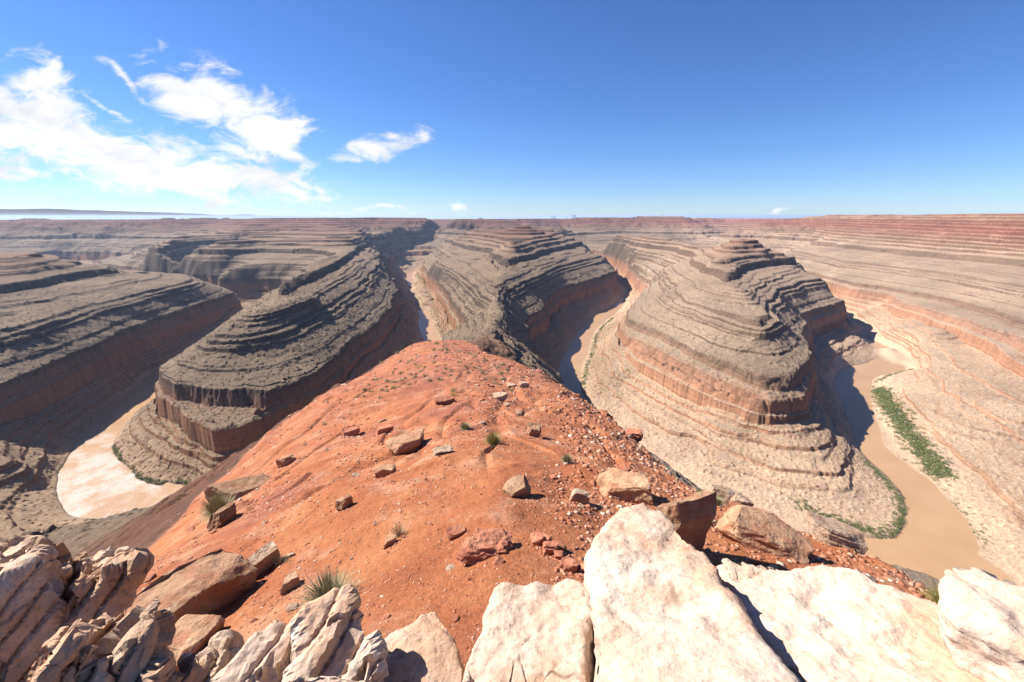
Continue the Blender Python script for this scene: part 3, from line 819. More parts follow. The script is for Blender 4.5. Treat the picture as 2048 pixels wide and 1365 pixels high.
def far_butte(px, py, w, label):
    d = 30000.0
    u, v = ray(px, py); u1, _ = ray(px + w, py)
    top, base = v * d, ray(px, 438)[1] * d - 100
    half = (u1 - u) * d / 2
    bm = bmesh.new()
    rings = []
    for h, f in ((0, 1.9), (.55, 1.25), (.6, .8), (1, .7)):
        rings.append([bm.verts.new((u * d + half * f * math.cos(a) * (1 + .1 * math.sin(3 * a)), d + half * f * math.sin(a), base + (top - base) * h)) for a in np.linspace(0, 2 * math.pi, 12, endpoint=False)])
    for r0, r1 in zip(rings[:-1], rings[1:]):
        for k in range(12): bm.faces.new((r0[k], r0[(k + 1) % 12], r1[(k + 1) % 12], r1[k]))
    bm.faces.new(rings[-1])
    bmesh.ops.recalc_face_normals(bm, faces=bm.faces)
    me = bpy.data.meshes.new("butte"); bm.to_mesh(me); bm.free(); me.materials.append(far_mat)
    o = bpy.data.objects.new("butte", me); scene.collection.objects.link(o)
    tag(o, label, "butte", kind='structure')
far_butte(1148, 430.6, 9, "widest blue distant butte just left of the red far rim")
far_butte(1109, 432.0, 5, "small blue distant butte group standing on the horizon")
far_butte(1104, 431.8, 2.5, "thin blue distant spire at the left end of the small butte group")
far_butte(1132, 433.0, 2, "tiny blue distant spire between the small group and the widest butte")

# ------------------------------------------------------------------ stone materials
def stone_mat(name, cols, stain, pale, bump_scale, bump_amt, vary=.25, crack=True):
    m, t, bs = new_mat(name)
    tc = t.new('ShaderNodeTexCoord')
    p = tc.outputs['Object']
    oi = t.new('ShaderNodeObjectInfo')
    off = t.vmath('ADD', p, t.vmath('SCALE', (7.1, 3.3, 5.7)))
    t.l.new(oi.outputs['Random'], off.node.inputs[1].links[0].from_node.inputs['Scale'])
    p = off
    n1 = t.noise(p, bump_scale * .16, 7, .66)
    c = t.ramp(n1, [(.28, cols[0]), (.48, cols[1]), (.70, cols[2])])
    c = t.mix(t.remap(t.noise(p, bump_scale * .10, 5, .65), .47, .62, 0, .7, True), c, stain)
    c = t.mix(t.remap(t.noise(p, bump_scale * .22, 6, .7), .60, .74, 0, .8, True), c, pale)
    sp = t.ramp(t.noise(p, bump_scale * 2.2, 5, .75), [(.30, (.62, .58, .55)), (.45, (1, 1, 1)), (.75, (1.12, 1.12, 1.12))])
    c = t.mix(1, c, sp, 'MULTIPLY')
    ck = t.math('ABSOLUTE', t.math('SUBTRACT', t.noise(t.vmath('MULTIPLY', p, (1.0, .38, .7)), bump_scale * .10, 3, .55), .5))
    ckm = t.math('MULTIPLY', t.remap(ck, .0, .0065, 1, 0), t.remap(t.noise(p, bump_scale * .09, 3), .50, .60))
    c = t.mix(t.math('MULTIPLY', ckm, .6), c, (.13, .08, .055))
    v = t.remap(oi.outputs['Random'], 0, 1, 1 - vary, 1 + vary)
    sc = t.vmath('SCALE', c); t.l.new(v, sc.node.inputs['Scale'])
    t.l.new(sc, bs.inputs['Base Color'])
    vo = t.new('ShaderNodeTexVoronoi', feature='DISTANCE_TO_EDGE')
    t.l.new(t.vmath('ADD', p, t.vmath('SCALE', (1, 1, 1))) if False else p, vo.inputs['Vector'])
    vo.inputs['Scale'].default_value = bump_scale * .35
    h = t.math('ADD', t.noise(p, bump_scale, 8, .7), t.math('MULTIPLY', t.noise(p, bump_scale * .3, 5, .6), 1.2))
    h = t.math('MULTIPLY', h, t.remap(t.noise(p, bump_scale * .13, 4, .6), .36, .62, .25, 1.25))
    h = t.math('SUBTRACT', h, t.math('MULTIPLY', ckm, .9))
    nb = t.bump(h, bump_amt, .8 / bump_scale)
    t.l.new(nb, bs.inputs['Normal'])
    return m
pale_stone = stone_mat("pale_sandstone", [(.42, .265, .18), (.505, .37, .28), (.54, .445, .36)], (.45, .25, .145), (.63, .56, .49), 14, .62, .05)
tan_stone = stone_mat("tan_sandstone", [(.28, .185, .125), (.35, .245, .17), (.42, .31, .225)], (.32, .175, .10), (.48, .39, .30), 16, .8, .12)
brown_stone = stone_mat("brown_sandstone", [(.22, .12, .07), (.31, .18, .105), (.37, .235, .145)], (.29, .125, .07), (.40, .28, .19), 16, .7, .22)
warm_stone = stone_mat("warm_sandstone", [(.35, .215, .135), (.45, .305, .21), (.54, .41, .31)], (.41, .225, .13), (.62, .53, .43), 16, .8, .1)
red_stone = stone_mat("red_stone", [(.24, .095, .06), (.33, .13, .075), (.40, .19, .11)], (.30, .10, .06), (.46, .30, .21), 18, .7, .3)

# ------------------------------------------------------------------ stones
def finish(name, co, faces, mat, loc, smooth=False):
    me = bpy.data.meshes.new(name)
    me.from_pydata([tuple(c) for c in co], [], faces)
    me.materials.append(mat)
    if smooth: me.polygons.foreach_set('use_smooth', np.ones(len(faces), bool))
    me.update()
    o = bpy.data.objects.new(name, me)
    o.location = loc
    scene.collection.objects.link(o)
    return o

def fbm3(p, scale, oct_, seed, gain=.5):
    out, a, tot = 0, 1.0, 0
    for k in range(oct_):
        out = out + a * vnoise3(p + k * 13.7, scale / 2.03 ** k, seed + 3 * k); tot += a; a *= gain
    return out / tot

def normals(co, faces):
    f = np.array(faces)
    n = np.zeros_like(co)
    fn = np.cross(co[f[:, 2]] - co[f[:, 0]], co[f[:, -1]] - co[f[:, 1]]) if f.shape[1] == 4 else np.cross(co[f[:, 1]] - co[f[:, 0]], co[f[:, 2]] - co[f[:, 0]])
    for k in range(f.shape[1]): np.add.at(n, f[:, k], fn)
    return n / (np.linalg.norm(n, axis=1)[:, None] + 1e-12)

def rock_shape(seed, sub=3, boxy=.6, rough=.05, bed=0.0):
    """an angular stone about 1 across: a ball cut flat by many planes"""
    rg = np.random.default_rng(seed)
    bm = bmesh.new()
    bmesh.ops.create_icosphere(bm, subdivisions=sub, radius=1.0)
    co = np.array([v.co[:] for v in bm.verts]); faces = [[v.index for v in f.verts] for f in bm.faces]
    bm.free()
    planes = []
    for ax in range(3):
        for sg in (-1, 1):
            n = rg.normal(0, .16, 3); n[ax] += sg
            planes.append((n / np.linalg.norm(n), .50 + .16 * rg.random()))
    for k in range(int(5 + 6 * (1 - boxy))):
        n = rg.normal(0, 1, 3); n /= np.linalg.norm(n)
        planes.append((n, .62 + .2 * rg.random()))
    for it in range(2):
        for n, d in planes:
            ex = np.maximum(co @ n - d, 0)
            co = co - ex[:, None] * n
    nn = normals(co, faces)
    co = co + nn * (fbm3(co, .55, 3, seed) * rough * 1.4 + fbm3(co, .16, 2, seed + 9) * rough * .6)[:, None]
    if bed: co = co + nn * (vnoise3(co * np.array([.15, .15, 1]) * 1.0, .11, seed + 4) * bed)[:, None]
    return co, faces

def hit(px, py):
    """where the view ray through a photo pixel meets the ground"""
    u, v = ray(px, py)
    k = np.exp(np.linspace(math.log(2.2), math.log(3500), 2600))
    z, _ = land(u * k, k)
    below = np.nonzero(v * k < z)[0]
    i = below[0] if len(below) else len(k) - 1
    return Vector((u * k[i], k[i], float(z[i])))

FEET = []
def boulder(name, label, px, py, w, h, seed, mat, boxy=.8, depth=.8, rz=None, tilt=(0, 0), sink=.25, rough=.05, bed=0.0, sub=4, cat="boulder", group=None):
    """px, py: middle of its foot; w, h: size in photo pixels"""
    p = hit(px, py)
    for _ in range(12):
        if p.length < 190: break
        px += -9 if px > 950 else 9
        py += 3
        p = hit(px, py)
    d = p.length
    m = d / F_PX * .92
    down = -p.z / d
    W = w * m
    H = .82 * max(.25 * W, (h * m - .35 * W * depth * down) / max(.35, math.sqrt(1 - down * down)))
    co, faces = rock_shape(seed, sub + (1 if sub == 4 else 0), boxy * .8, rough * 1.6, bed)
    ext = (co.max(0) - co.min(0))
    co = co / ext
    co = co * np.array([W, W * depth, H * (1 + sink)])
    az = math.atan2(p.x, p.y)
    R = np.array(Euler((tilt[0], tilt[1], (rz if rz is not None else 0) - az)).to_matrix())
    co = co @ R.T
    o = finish(name, co, faces, mat, (p.x, p.y + .3 * W * depth, p.z + H * .5 - H * (sink * .5 + .12)), False)
    FEET.append((p, W))
    return tag(o, label, cat, group)

def chips(p, cell, seed):
    """-1..1, one value per irregular 3D cell: broken faces with sharp edges"""
    q = p / cell
    b = np.floor(q).astype(np.int64)
    best = np.full(len(q), 1e9); val = np.zeros(len(q))
    for dx in (-1, 0, 1):
        for dy in (-1, 0, 1):
            for dz in (-1, 0, 1):
                c = b + np.array([dx, dy, dz])
                jit = np.stack([_hash(c[:, 0], c[:, 1], c[:, 2], seed + k) for k in range(3)], -1)
                dd = ((c + jit - q) ** 2).sum(1)
                h_ = _hash(c[:, 0], c[:, 1], c[:, 2], seed + 5)
                w_ = dd < best
                best = np.where(w_, dd, best); val = np.where(w_, h_, val)
    return val * 2 - 1

def slab(name, label, pts, org, nrm, thick, mat, seed, voxel=.022, flare=1.0, amp=1.0, lam=None, plates=None, cat="boulder"):
    """a big stone: outline of its face on its own plane (photo pixels), real thickness behind it"""
    n = Vector(nrm).normalized()
    o_ = Vector(org)
    top = []
    for (a, b) in pts:
        u, v = ray(a, b)
        d = Vector((u, 1, v))
        top.append(d * (o_.dot(n) / d.dot(n)))
    c = sum(top, Vector()) / len(top)
    bm = bmesh.new()
    tv = [bm.verts.new(p - c) for p in top]
    bv = [bm.verts.new((p - c) * flare - n * thick) for p in top]
    bm.faces.new(tv); bm.faces.new(bv[::-1])
    for i in range(len(tv)):
        j = (i + 1) % len(tv)
        bm.faces.new((tv[i], bv[i], bv[j], tv[j]))
    bmesh.ops.triangulate(bm, faces=bm.faces)
    bmesh.ops.recalc_face_normals(bm, faces=bm.faces)
    me = bpy.data.meshes.new("tmp"); bm.to_mesh(me); bm.free()
    ob = bpy.data.objects.new("tmp", me); scene.collection.objects.link(ob)
    md = ob.modifiers.new("r", 'REMESH'); md.mode = 'VOXEL'; md.voxel_size = voxel; md.adaptivity = 0
    sm = ob.modifiers.new("s", 'SMOOTH'); sm.iterations = 4 if amp <= 1.1 else 1; sm.factor = .5
    dg = bpy.context.evaluated_depsgraph_get()
    ev = ob.evaluated_get(dg)
    em = ev.to_mesh()
    co = np.zeros(len(em.vertices) * 3); em.vertices.foreach_get('co', co); co = co.reshape(-1, 3)
    faces = np.array([p.vertices[:] for p in em.polygons])
    ev.to_mesh_clear()
    bpy.data.objects.remove(ob); bpy.data.meshes.remove(me)
    nn = normals(co, faces)
    e1 = n.orthogonal().normalized(); e2 = n.cross(e1)
    q = co.copy()
    if lam is not None:           # bedding: stretch the noise along one direction
        ld = np.array(Vector(lam).normalized())
        q = q - np.outer(q @ ld, ld) * .45
    d = fbm3(q, .45, 3, seed) * (.040 if amp <= 1.1 else .018) + fbm3(q, .12, 3, seed + 5) * .016 + fbm3(q, .035, 2, seed + 8) * .005
    st_ = fbm3(q, .38, 3, seed + 41) * 3.2
    d = d + (np.floor(st_) + sstep(st_ - np.floor(st_), 0, .14)) * .011
    if plates is not None:
        ax = np.array(Vector(plates[0]).normalized())
        tt = (co @ ax + .04 * fbm3(co, .3, 2, seed + 51)) / plates[1]
        pid = np.floor(tt).astype(np.int64)
        hv = _hash(pid, pid * 0, 0, seed + 61) * 2 - 1
        edge_ = np.minimum(tt - pid, 1 - (tt - pid))
        d = d + hv * plates[2] - np.clip(1 - edge_ / .14, 0, 1) * plates[2] * .8
    d = d + chips(q + .05 * fbm3(q, .1, 2, seed + 3)[:, None], .17 if plates is not None and amp > 1 else .30, seed + 71) * (.042 if plates is not None and amp > 1 else .014)
    cr = np.abs(fbm3(q, .62, 4, seed + 21))
    d = d - np.clip(1 - cr / .022, 0, 1) * .045 * sstep(fbm3(q, .9, 2, seed + 27), -.15, .25)
    pit = fbm3(q, .07, 2, seed + 31)
    d = d - np.clip(pit - .35, 0, .3) * .05
    co = co + nn * (d * amp)[:, None]
    o = finish(name, co, faces.tolist(), mat, c, amp <= 1.1)
    return tag(o, label, cat)

# -- big stones at the feet of the viewer
slab("boulder", "tallest pale pink slab with rounded top rising at the bottom centre right",
     [(1290, 1008), (1322, 1020), (1350, 1046), (1388, 1080), (1420, 1122), (1452, 1178), (1490, 1242), (1540, 1304), (1610, 1385), (1600, 1470), (1250, 1480), (1165, 1440), (1176, 1330), (1190, 1240), (1194, 1190), (1177, 1150), (1180, 1112), (1193, 1075), (1216, 1040), (1250, 1016)],
     (0, 1.5, -1.80), (-.10, .18, 1), 1.7, pale_stone, 11, .024, plates=((0, .15, 1), .085, .016))
slab("boulder", "pale pink blocky slab with notched top edge beside the tallest slab",
     [(998, 1180), (1018, 1170), (1052, 1172), (1078, 1164), (1100, 1168), (1128, 1152), (1152, 1154), (1172, 1166), (1192, 1192), (1183, 1222), (1170, 1262), (1172, 1330), (1165, 1440), (900, 1460), (918, 1350), (930, 1312), (962, 1270), (978, 1235), (984, 1205)],
     (0, 1.5, -2.02), (-.06, .14, 1), 1.7, pale_stone, 23, .02, plates=((0, .15, 1), .085, .016))
slab("boulder", "broad smooth cream slab filling the bottom right corner",
     [(1440, 1112), (1500, 1116), (1560, 1124), (1640, 1122), (1700, 1132), (1765, 1160), (1830, 1188), (1900, 1216), (1965, 1244), (2070, 1300), (2260, 1400), (2300, 1520), (1680, 1500), (1622, 1385), (1552, 1302), (1502, 1238), (1464, 1178), (1446, 1140)],
     (0, 1.5, -2.0), (-.08, .16, 1), 1.7, pale_stone, 37, .026, plates=((0, .15, 1), .085, .016))
slab("boulder", "pale rounded slab standing at the right edge above the river bend",
     [(1889, 1165), (1893, 1142), (1912, 1126), (1940, 1124), (1985, 1144), (2048, 1170), (2200, 1232), (2330, 1300), (2330, 1420), (2200, 1350), (2060, 1296), (1968, 1246), (1908, 1215), (1894, 1188)],
     (0, 1.5, -1.82), (-.12, .15, 1), 1.7, pale_stone, 41, .024, plates=((0, .15, 1), .085, .016))
slab("boulder", "small pale stone with dark pits left of the notched slab",
     [(752, 1278), (786, 1258), (826, 1238), (852, 1216), (872, 1213), (888, 1232), (902, 1264), (914, 1296), (926, 1330), (940, 1460), (765, 1460), (758, 1330)],
     (0, 1.5, -2.20), (.05, .10, 1), 1.7, pale_stone, 53, .02, plates=((0, .15, 1), .085, .016))
slab("boulder", "pointed pale stone with layered cracks at bottom left of centre",
     [(597, 1244), (622, 1220), (652, 1200), (684, 1179), (698, 1192), (708, 1222), (728, 1256), (742, 1296), (756, 1340), (775, 1440), (580, 1460), (592, 1340), (602, 1290)],
     (0, 1.5, -2.10), (.22, -.25, 1), 1.7, pale_stone, 61, .0155, lam=(.2, .7, .3), amp=1.2, plates=((.9, -.25, -.3), .11, .028))
slab("boulder", "tan layered stone split from the pointed stone by a dark crack",
     [(412, 1440), (440, 1350), (478, 1306), (520, 1272), (548, 1246), (570, 1250), (588, 1240), (597, 1286), (586, 1332), (572, 1440)],
     (0, 1.5, -2.18), (.15, -.2, 1), 1.7, pale_stone, 67, .0155, lam=(.2, .7, .3), amp=1.2, plates=((.9, -.25, -.3), .11, .028))
slab("boulder", "whitish grey rough stone cut by the bottom edge",
     [(545, 1385), (572, 1358), (612, 1342), (668, 1338), (722, 1348), (752, 1372), (765, 1460), (520, 1460)],
     (0, 1.2, -1.62), (0, 0, 1), 1.7, pale_stone, 71, .014, amp=1.3)
slab("boulder", "large shaded fin of rock with bright top at the left edge",
     [(-120, 1225), (-40, 1178), (10, 1152), (52, 1134), (84, 1129), (104, 1150), (119, 1182), (112, 1215), (104, 1245), (100, 1290), (78, 1330), (50, 1400), (20, 1480), (-260, 1480), (-260, 1300)],
     (-2.75, 2.05, -2.3), (.80, -.62, .22), .7, warm_stone, 83, .0155, lam=(.3, .3, 1), amp=1.21, plates=((.80, .15, -.58), .10, .036))
slab("boulder", "jagged shaded rock with notched crest right of the large left fin",
     [(108, 1250), (122, 1215), (150, 1178), (163, 1158), (182, 1166), (205, 1148), (236, 1140), (270, 1128), (266, 1156), (246, 1186), (228, 1216), (226, 1244), (208, 1288), (192, 1330), (150, 1420), (90, 1420), (96, 1310)],
     (-2.45, 2.2, -2.5), (.70, -.68, .30), .55, warm_stone, 89, .0155, lam=(.3, .3, 1), amp=1.21, plates=((.80, .15, -.58), .10, .036))
slab("boulder", "rounded brown shaded rock in the bottom left corner",
     [(10, 1480), (40, 1370), (62, 1312), (98, 1290), (142, 1290), (188, 1302), (206, 1326), (214, 1370), (230, 1480)],
     (-1.75, 1.55, -2.05), (.55, -.70, .45), .6, warm_stone, 97, .0155, lam=(.4, .3, 1), amp=1.22, plates=((.80, .15, -.58), .10, .036))
slab("boulder", "small pointed shaded rock with a pale tip in the bottom left",
     [(218, 1480), (226, 1330), (256, 1290), (290, 1262), (306, 1240), (318, 1276), (308, 1316), (300, 1360), (310, 1480)],
     (-1.6, 1.7, -2.1), (.60, -.70, .38), .5, warm_stone, 101, .0155, lam=(.4, .3, 1), amp=1.22, plates=((.80, .15, -.58), .10, .036))
slab("boulder", "low dark rock half in shade left of the tan layered stone",
     [(300, 1480), (318, 1372), (352, 1345), (398, 1332), (438, 1302), (456, 1306), (450, 1345), (425, 1400), (420, 1480)],
     (-1.2, 1.8, -2.3), (.45, -.62, .65), .5, warm_stone, 103, .0155, lam=(.4, .3, 1), amp=1.22, plates=((.80, .15, -.58), .10, .036))

# -- single boulders on the red slope: foot x, y, width, height in the photo
boulder("boulder", "brown split block with a flat shaded side behind the bottom left rocks", 372, 1262, 170, 105, 201, brown_stone, 1, .55, .35, (.05, .12), .3, .03, .02, 5)
boulder("boulder", "orange flat block lying between the brown split block and the bottom rocks", 345, 1338, 95, 62, 202, brown_stone, 1, .8, .5, (.1, .1), .2, .03, .02, 4)
boulder("boulder", "upright shaded block leaning on the brown split block", 246, 1278, 46, 78, 203, brown_stone, 1, .8, .3, (0, .2), .2, .04)
boulder("boulder", "long brick shaped tan stone lying on the lower left slope", 524, 1146, 70, 44, 204, tan_stone, 1, .35, .55, (0, -.25), .15, .02)
boulder("boulder", "rounded pinkish stone beside the large dry bush", 580, 1180, 34, 30, 205, tan_stone, .3, .7, 0, (0, 0), .2)
boulder("boulder", "brown block casting a shadow below a thorny bush on the left slope", 442, 1050, 46, 36, 206, brown_stone, 1, .6, .6, (0, .2), .2)
boulder("boulder", "flat cracked tan slab sunk in the left slope", 470, 1000, 92, 38, 207, brown_stone, 1, .9, .4, (.12, .22), .9, .03)
boulder("boulder", "small pointed slab on the left edge of the red slope", 572, 930, 36, 20, 208, brown_stone, .9, .6, .4, (0, .15), .2)
boulder("boulder", "largest brown boulder on the middle of the red slope", 806, 905, 84, 42, 209, brown_stone, .9, .7, .25, (0, -.05), .2, .04, .02, 5)
boulder("boulder", "stack of flat grey chips right of the largest brown boulder", 884, 908, 42, 18, 210, tan_stone, .9, .7, .2, (0, .1), .2, .05, .09, 4)
boulder("boulder", "grey brown stone with dead grass below the largest brown boulder", 768, 954, 46, 26, 211, brown_stone, .5, .7, 0, (0, 0), .2)
boulder("boulder", "cube shaped stone in shadow on the left middle slope", 688, 1018, 30, 30, 212, brown_stone, 1, .8, .5, (0, .1), .2)
boulder("boulder", "tilted orange slab with a split front near the middle of the slope", 1034, 993, 64, 36, 213, brown_stone, 1, .7, .45, (.1, -.2), .3, .03, .03)
boulder("boulder", "pinkish pyramid stone right of the tilted orange slab", 1164, 1007, 40, 32, 214, tan_stone, .3, .8, 0, (0, .1), .2)
boulder("boulder", "dark square block standing alone at the top right of the red slope", 1068, 872, 34, 32, 215, brown_stone, 1, .8, .2, (0, 0), .15)
boulder("boulder", "crumbling earthy outcrop with a dark hollow in the lower middle", 975, 1116, 122, 34, 216, red_stone, .5, .6, .1, (.1, .1), .3, .12, 0, 5)
boulder("boulder", "low maroon lump left of the crumbling outcrop", 912, 1076, 40, 20, 217, red_stone, .3, .7, 0, (0, 0), .4, .06)
boulder("boulder", "tan rounded boulder behind the dark columnar block", 1262, 1004, 112, 58, 218, brown_stone, .6, .7, .2, (0, 0), .25, .06, 0, 5)
boulder("boulder", "dark brown columnar block behind the tallest pale slab", 1372, 1104, 112, 128, 219, brown_stone, 1, .5, .65, (0, 0), .1, .04, 0, 5)
boulder("boulder", "pale flat topped slab on the right rim of the red slope", 1484, 1002, 70, 38, 220, tan_stone, 1, .7, .3, (0, .2), .25, .03)
boulder("boulder", "pale broken slab right of the flat topped slab on the rim", 1522, 1008, 34, 30, 221, tan_stone, 1, .7, .4, (0, .2), .25, .03)
boulder("boulder", "large flat orange tan slab lying above the broad cream slab", 1548, 1108, 150, 62, 222, brown_stone, .8, .6, .3, (0, .2), .35, .04, 0, 5)
boulder("boulder", "small red boulder on the right rim above the orange slab", 1480, 1032, 34, 22, 223, red_stone, .5, .8, 0, (0, 0), .2)
boulder("boulder", "two tier tan ledge stone at the right rim beside the river bend", 1690, 1086, 84, 38, 224, tan_stone, 1, .7, .4, (0, .25), .25, .03, .04)
boulder("boulder", "dark red boulder on the right edge above the tan spur", 1278, 876, 36, 26, 225, red_stone, .7, .8, 0, (0, 0), .15)
boulder("boulder", "pale tan block at the top right of the red slope beside the rubble", 1048, 776, 22, 16, 226, tan_stone, .9, .8, .2, (0, 0), .15)
boulder("boulder", "pale flat block left of the pale tan block at the top of the slope", 1022, 774, 22, 9, 227, tan_stone, .9, .8, .2, (0, 0), .15)
boulder("boulder", "cracked orange ledge stone at the upper middle of the slope", 886, 808, 44, 16, 228, red_stone, .9, .6, .2, (0, 0), .3, .05)
boulder("boulder", "rust coloured ledge stone above the largest brown boulder", 768, 866, 36, 16, 229, red_stone, .9, .6, .2, (0, 0), .25, .05)
boulder("boulder", "orange outcrop lump at the upper left of the red slope", 700, 872, 34, 22, 230, red_stone, .5, .7, .2, (0, 0), .35, .06)
boulder("boulder", "small dark brown stone above the maroon patch at lower left of centre", 780, 1092, 30, 20, 231, brown_stone, .9, .6, .4, (0, .1), .2)
boulder("boulder", "dark grey boulder at the upper right among flat chips", 1000, 800, 34, 18, 232, tan_stone, .6, .8, .2, (0, 0), .2)
rg = np.random.default_rng(77)
for k in range(11):      # red clay lumps in a row
    tt = k / 10
    boulder("clay_lump", "rounded red clay lump in the crumbly row between outcrop and tallest slab", 1075 + 85 * tt + rg.normal(0, 9), 1082 + 66 * tt + rg.normal(0, 5), 20 + 14 * rg.random(), 17 + 8 * rg.random(), 300 + k, red_stone, .2, .8, 0, (0, 0), .35, .07, 0, 3, "clay lump", "red clay lumps in the crumbly row")

# -- loose stones
shapes = []
for k in range(10):
    co, faces = rock_shape(500 + k, 2, .7, .04, 0)
    co = co / (co.max(0) - co.min(0)) * np.array([1, .55 + .35 * ((k * 7) % 10) / 10, .30 + .05 * (k % 5)])
    for mt in (red_stone, tan_stone):
        me = bpy.data.meshes.new("stone"); me.from_pydata([tuple(c) for c in co], [], faces); me.materials.append(mt); me.update()
        shapes.append(me)
def red_points(n, rg, lo=4.2, hi=230.0, power=1.0, dens=None):
    out = []
    tot = 0
    while tot < n:
        m = 6000
        r = np.exp(rg.uniform(math.log(lo), math.log(hi), m))
        a = np.radians(rg.uniform(-62, 62, m))
        x, y = np.sin(a) * r, np.cos(a) * r
        d = poly_dist(x, y, RED_POLY + [RED_POLY[0]]) * np.where(in_poly(x, y, RED_POLY), 1, -1)
        clump = fbm(x / (r * .06 + .5), y / (r * .06 + .5), 1.6, 3, 91) + .9 * sstep(np.degrees(a), 0, 22) - .25 * sstep(r, 60, 120)
        ok = (d > -.03 * r - .2) & (rg.random(m) < np.clip(.36 + 1.1 * clump, 0.05, 1))
        out.append(np.stack([x, y], -1)[ok]); tot += ok.sum()
    P_ = np.concatenate(out)[:n]
    z, _ = land(P_[:, 0], P_[:, 1])
    return np.column_stack([P_, z])
rg = np.random.default_rng(9)
pts = red_points(290, rg, 4.5, 150)
for i, (x, y, z) in enumerate(pts):
    d = math.sqrt(x * x + y * y + z * z)
    sz = d / F_PX * (7 + 13 * rg.random() ** 2.2) * (.8 if d > 40 else 1)
    kind = 0 if rg.random() < .55 else 1
    o = bpy.data.objects.new("stone", shapes[2 * rg.integers(0, 10) + kind])
    o.location = (x, y, z + sz * .05)
    o.rotation_euler = (rg.normal(0, .25), rg.normal(0, .25), rg.uniform(0, 6.28))
    o.scale = (sz, sz, sz * rg.uniform(.7, 1.3))
    scene.collection.objects.link(o)
    tag(o, ("small loose reddish stone lying on the red slope", "small loose pale stone lying on the red slope")[kind], "stone",
        ("loose reddish stones on the red slope", "loose pale stones on the red slope")[kind])

def merge_mesh(name, verts, tris, mat, attr=None):
    me = bpy.data.meshes.new(name)
    V, T = np.concatenate(verts).astype(np.float32), np.concatenate(tris).astype(np.int32)
    me.vertices.add(len(V)); me.vertices.foreach_set('co', V.ravel())
    me.loops.add(T.size); me.loops.foreach_set('vertex_index', T.ravel())
    me.polygons.add(len(T)); me.polygons.foreach_set('loop_start', np.arange(0, T.size, T.shape[1], dtype=np.int32))
    me.update(calc_edges=True)
    if attr is not None:
        at = me.attributes.new('vary', 'FLOAT', 'POINT'); at.data.foreach_set('value', np.concatenate(attr).astype(np.float32))
    me.materials.append(mat)
    o = bpy.data.objects.new(name, me); scene.collection.objects.link(o)
    return o
# gravel: thousands of chips
gm, t, bs = new_mat("gravel_chips")
at = t.new('ShaderNodeAttribute', attribute_name='vary')
t.l.new(t.ramp(at.outputs['Fac'], [(0, (.20, .075, .042)), (.45, (.31, .12, .065)), (.75, (.36, .17, .10)), (.92, (.40, .26, .18)), (1, (.50, .40, .32))]), bs.inputs['Base Color'])
rg = np.random.default_rng(31)
gp = red_points(30000, rg, 3.6, 215)
_e = []
for (p, W) in FEET:
    if p.length < 200:
        k = 46
        an = rg.uniform(0, 6.28, k); rr_ = W * (.45 + .55 * rg.random(k) ** 1.6)
        x, y = p.x + np.cos(an) * rr_ + .12 * W, p.y + .15 * W + np.sin(an) * rr_ * .8 - .12 * W
        _e.append(np.column_stack([x, y, land(x, y)[0]]))
gp = np.concatenate([gp] + _e)
base, bf = rock_shape(900, 1, .6, .06, 0)
base = base / (base.max(0) - base.min(0)) * np.array([1, .75, .42])
bf = np.array(bf)
V, T, A_ = [], [], []
for i, p in enumerate(gp):
    d = np.linalg.norm(p)
    sz = d / F_PX * (1.8 + (4.5 + 5 * (p[0] > .12 * p[1])) * rg.random() ** 4)
    a = rg.uniform(0, 6.28); c, s_ = math.cos(a), math.sin(a)
    q = base * sz * rg.uniform(.7, 1.3, 3) * np.array([1, 1, 1.1])
    V.append(np.column_stack([q[:, 0] * c - q[:, 1] * s_, q[:, 0] * s_ + q[:, 1] * c, q[:, 2]]) + p + np.array([0, 0, sz * .06]))
    T.append(bf + i * len(base)); A_.append(np.full(len(base), rg.random() ** .8))
tag(merge_mesh("gravel", V, T, gm, A_), "scattered reddish and pale gravel chips on the red slope", "gravel", kind='stuff')

# ------------------------------------------------------------------ plants
def leaf_mat(name, a, b, c):
    m, t, bs = new_mat(name)
    at = t.new('ShaderNodeAttribute', attribute_name='vary')
    t.l.new(t.ramp(at.outputs['Fac'], [(0, a), (.5, b), (1, c)]), bs.inputs['Base Color'])
    bs.inputs['Roughness'].default_value = .8
    return m
green_leaf = leaf_mat("riverside_green", (.075, .10, .04), (.14, .165, .062), (.235, .23, .10))
sage_leaf = leaf_mat("sage_leaf", (.19, .18, .10), (.30, .275, .15), (.42, .38, .24))
yellow_leaf = leaf_mat("yellow_green_leaf", (.19, .18, .05), (.30, .27, .085), (.42, .36, .15))
dry_leaf = leaf_mat("dry_grass", (.22, .17, .10), (.33, .26, .16), (.44, .36, .24))
twig, t, bs = new_mat("twig"); bs.inputs['Base Color'].default_value = (.17, .12, .08, 1)

def blades(rg, n, R, H, width, droop=.3, up=.55):
    """tufts of thin tapering blades from one foot"""
    V, T, A_ = [], [], []
    for i in range(n):
        a = rg.uniform(0, 6.28); tilt = abs(rg.normal(0, up))
        L = rg.uniform(.55, 1)
        dirv = np.array([math.cos(a) * math.sin(tilt) * R / H, math.sin(a) * math.sin(tilt) * R / H, math.cos(tilt)]) * H * L
        foot = np.array([math.cos(a), math.sin(a), 0]) * R * .22 * rg.random()
        side = np.array([-math.sin(a + rg.normal(0, .8)), math.cos(a), 0]) * width
        m_ = foot + dirv * .55
        e = foot + dirv + np.array([0, 0, -droop * H * math.sin(tilt) ** 2])
        V.append(np.array([foot - side, foot + side, m_ + side * .7, m_ - side * .7, e + side * .12, e - side * .12]))
        T.append(np.array([[0, 1, 2, 3], [3, 2, 4, 5]]) + 6 * i)
        A_.append(np.full(6, rg.random()))
    return V, T, A_

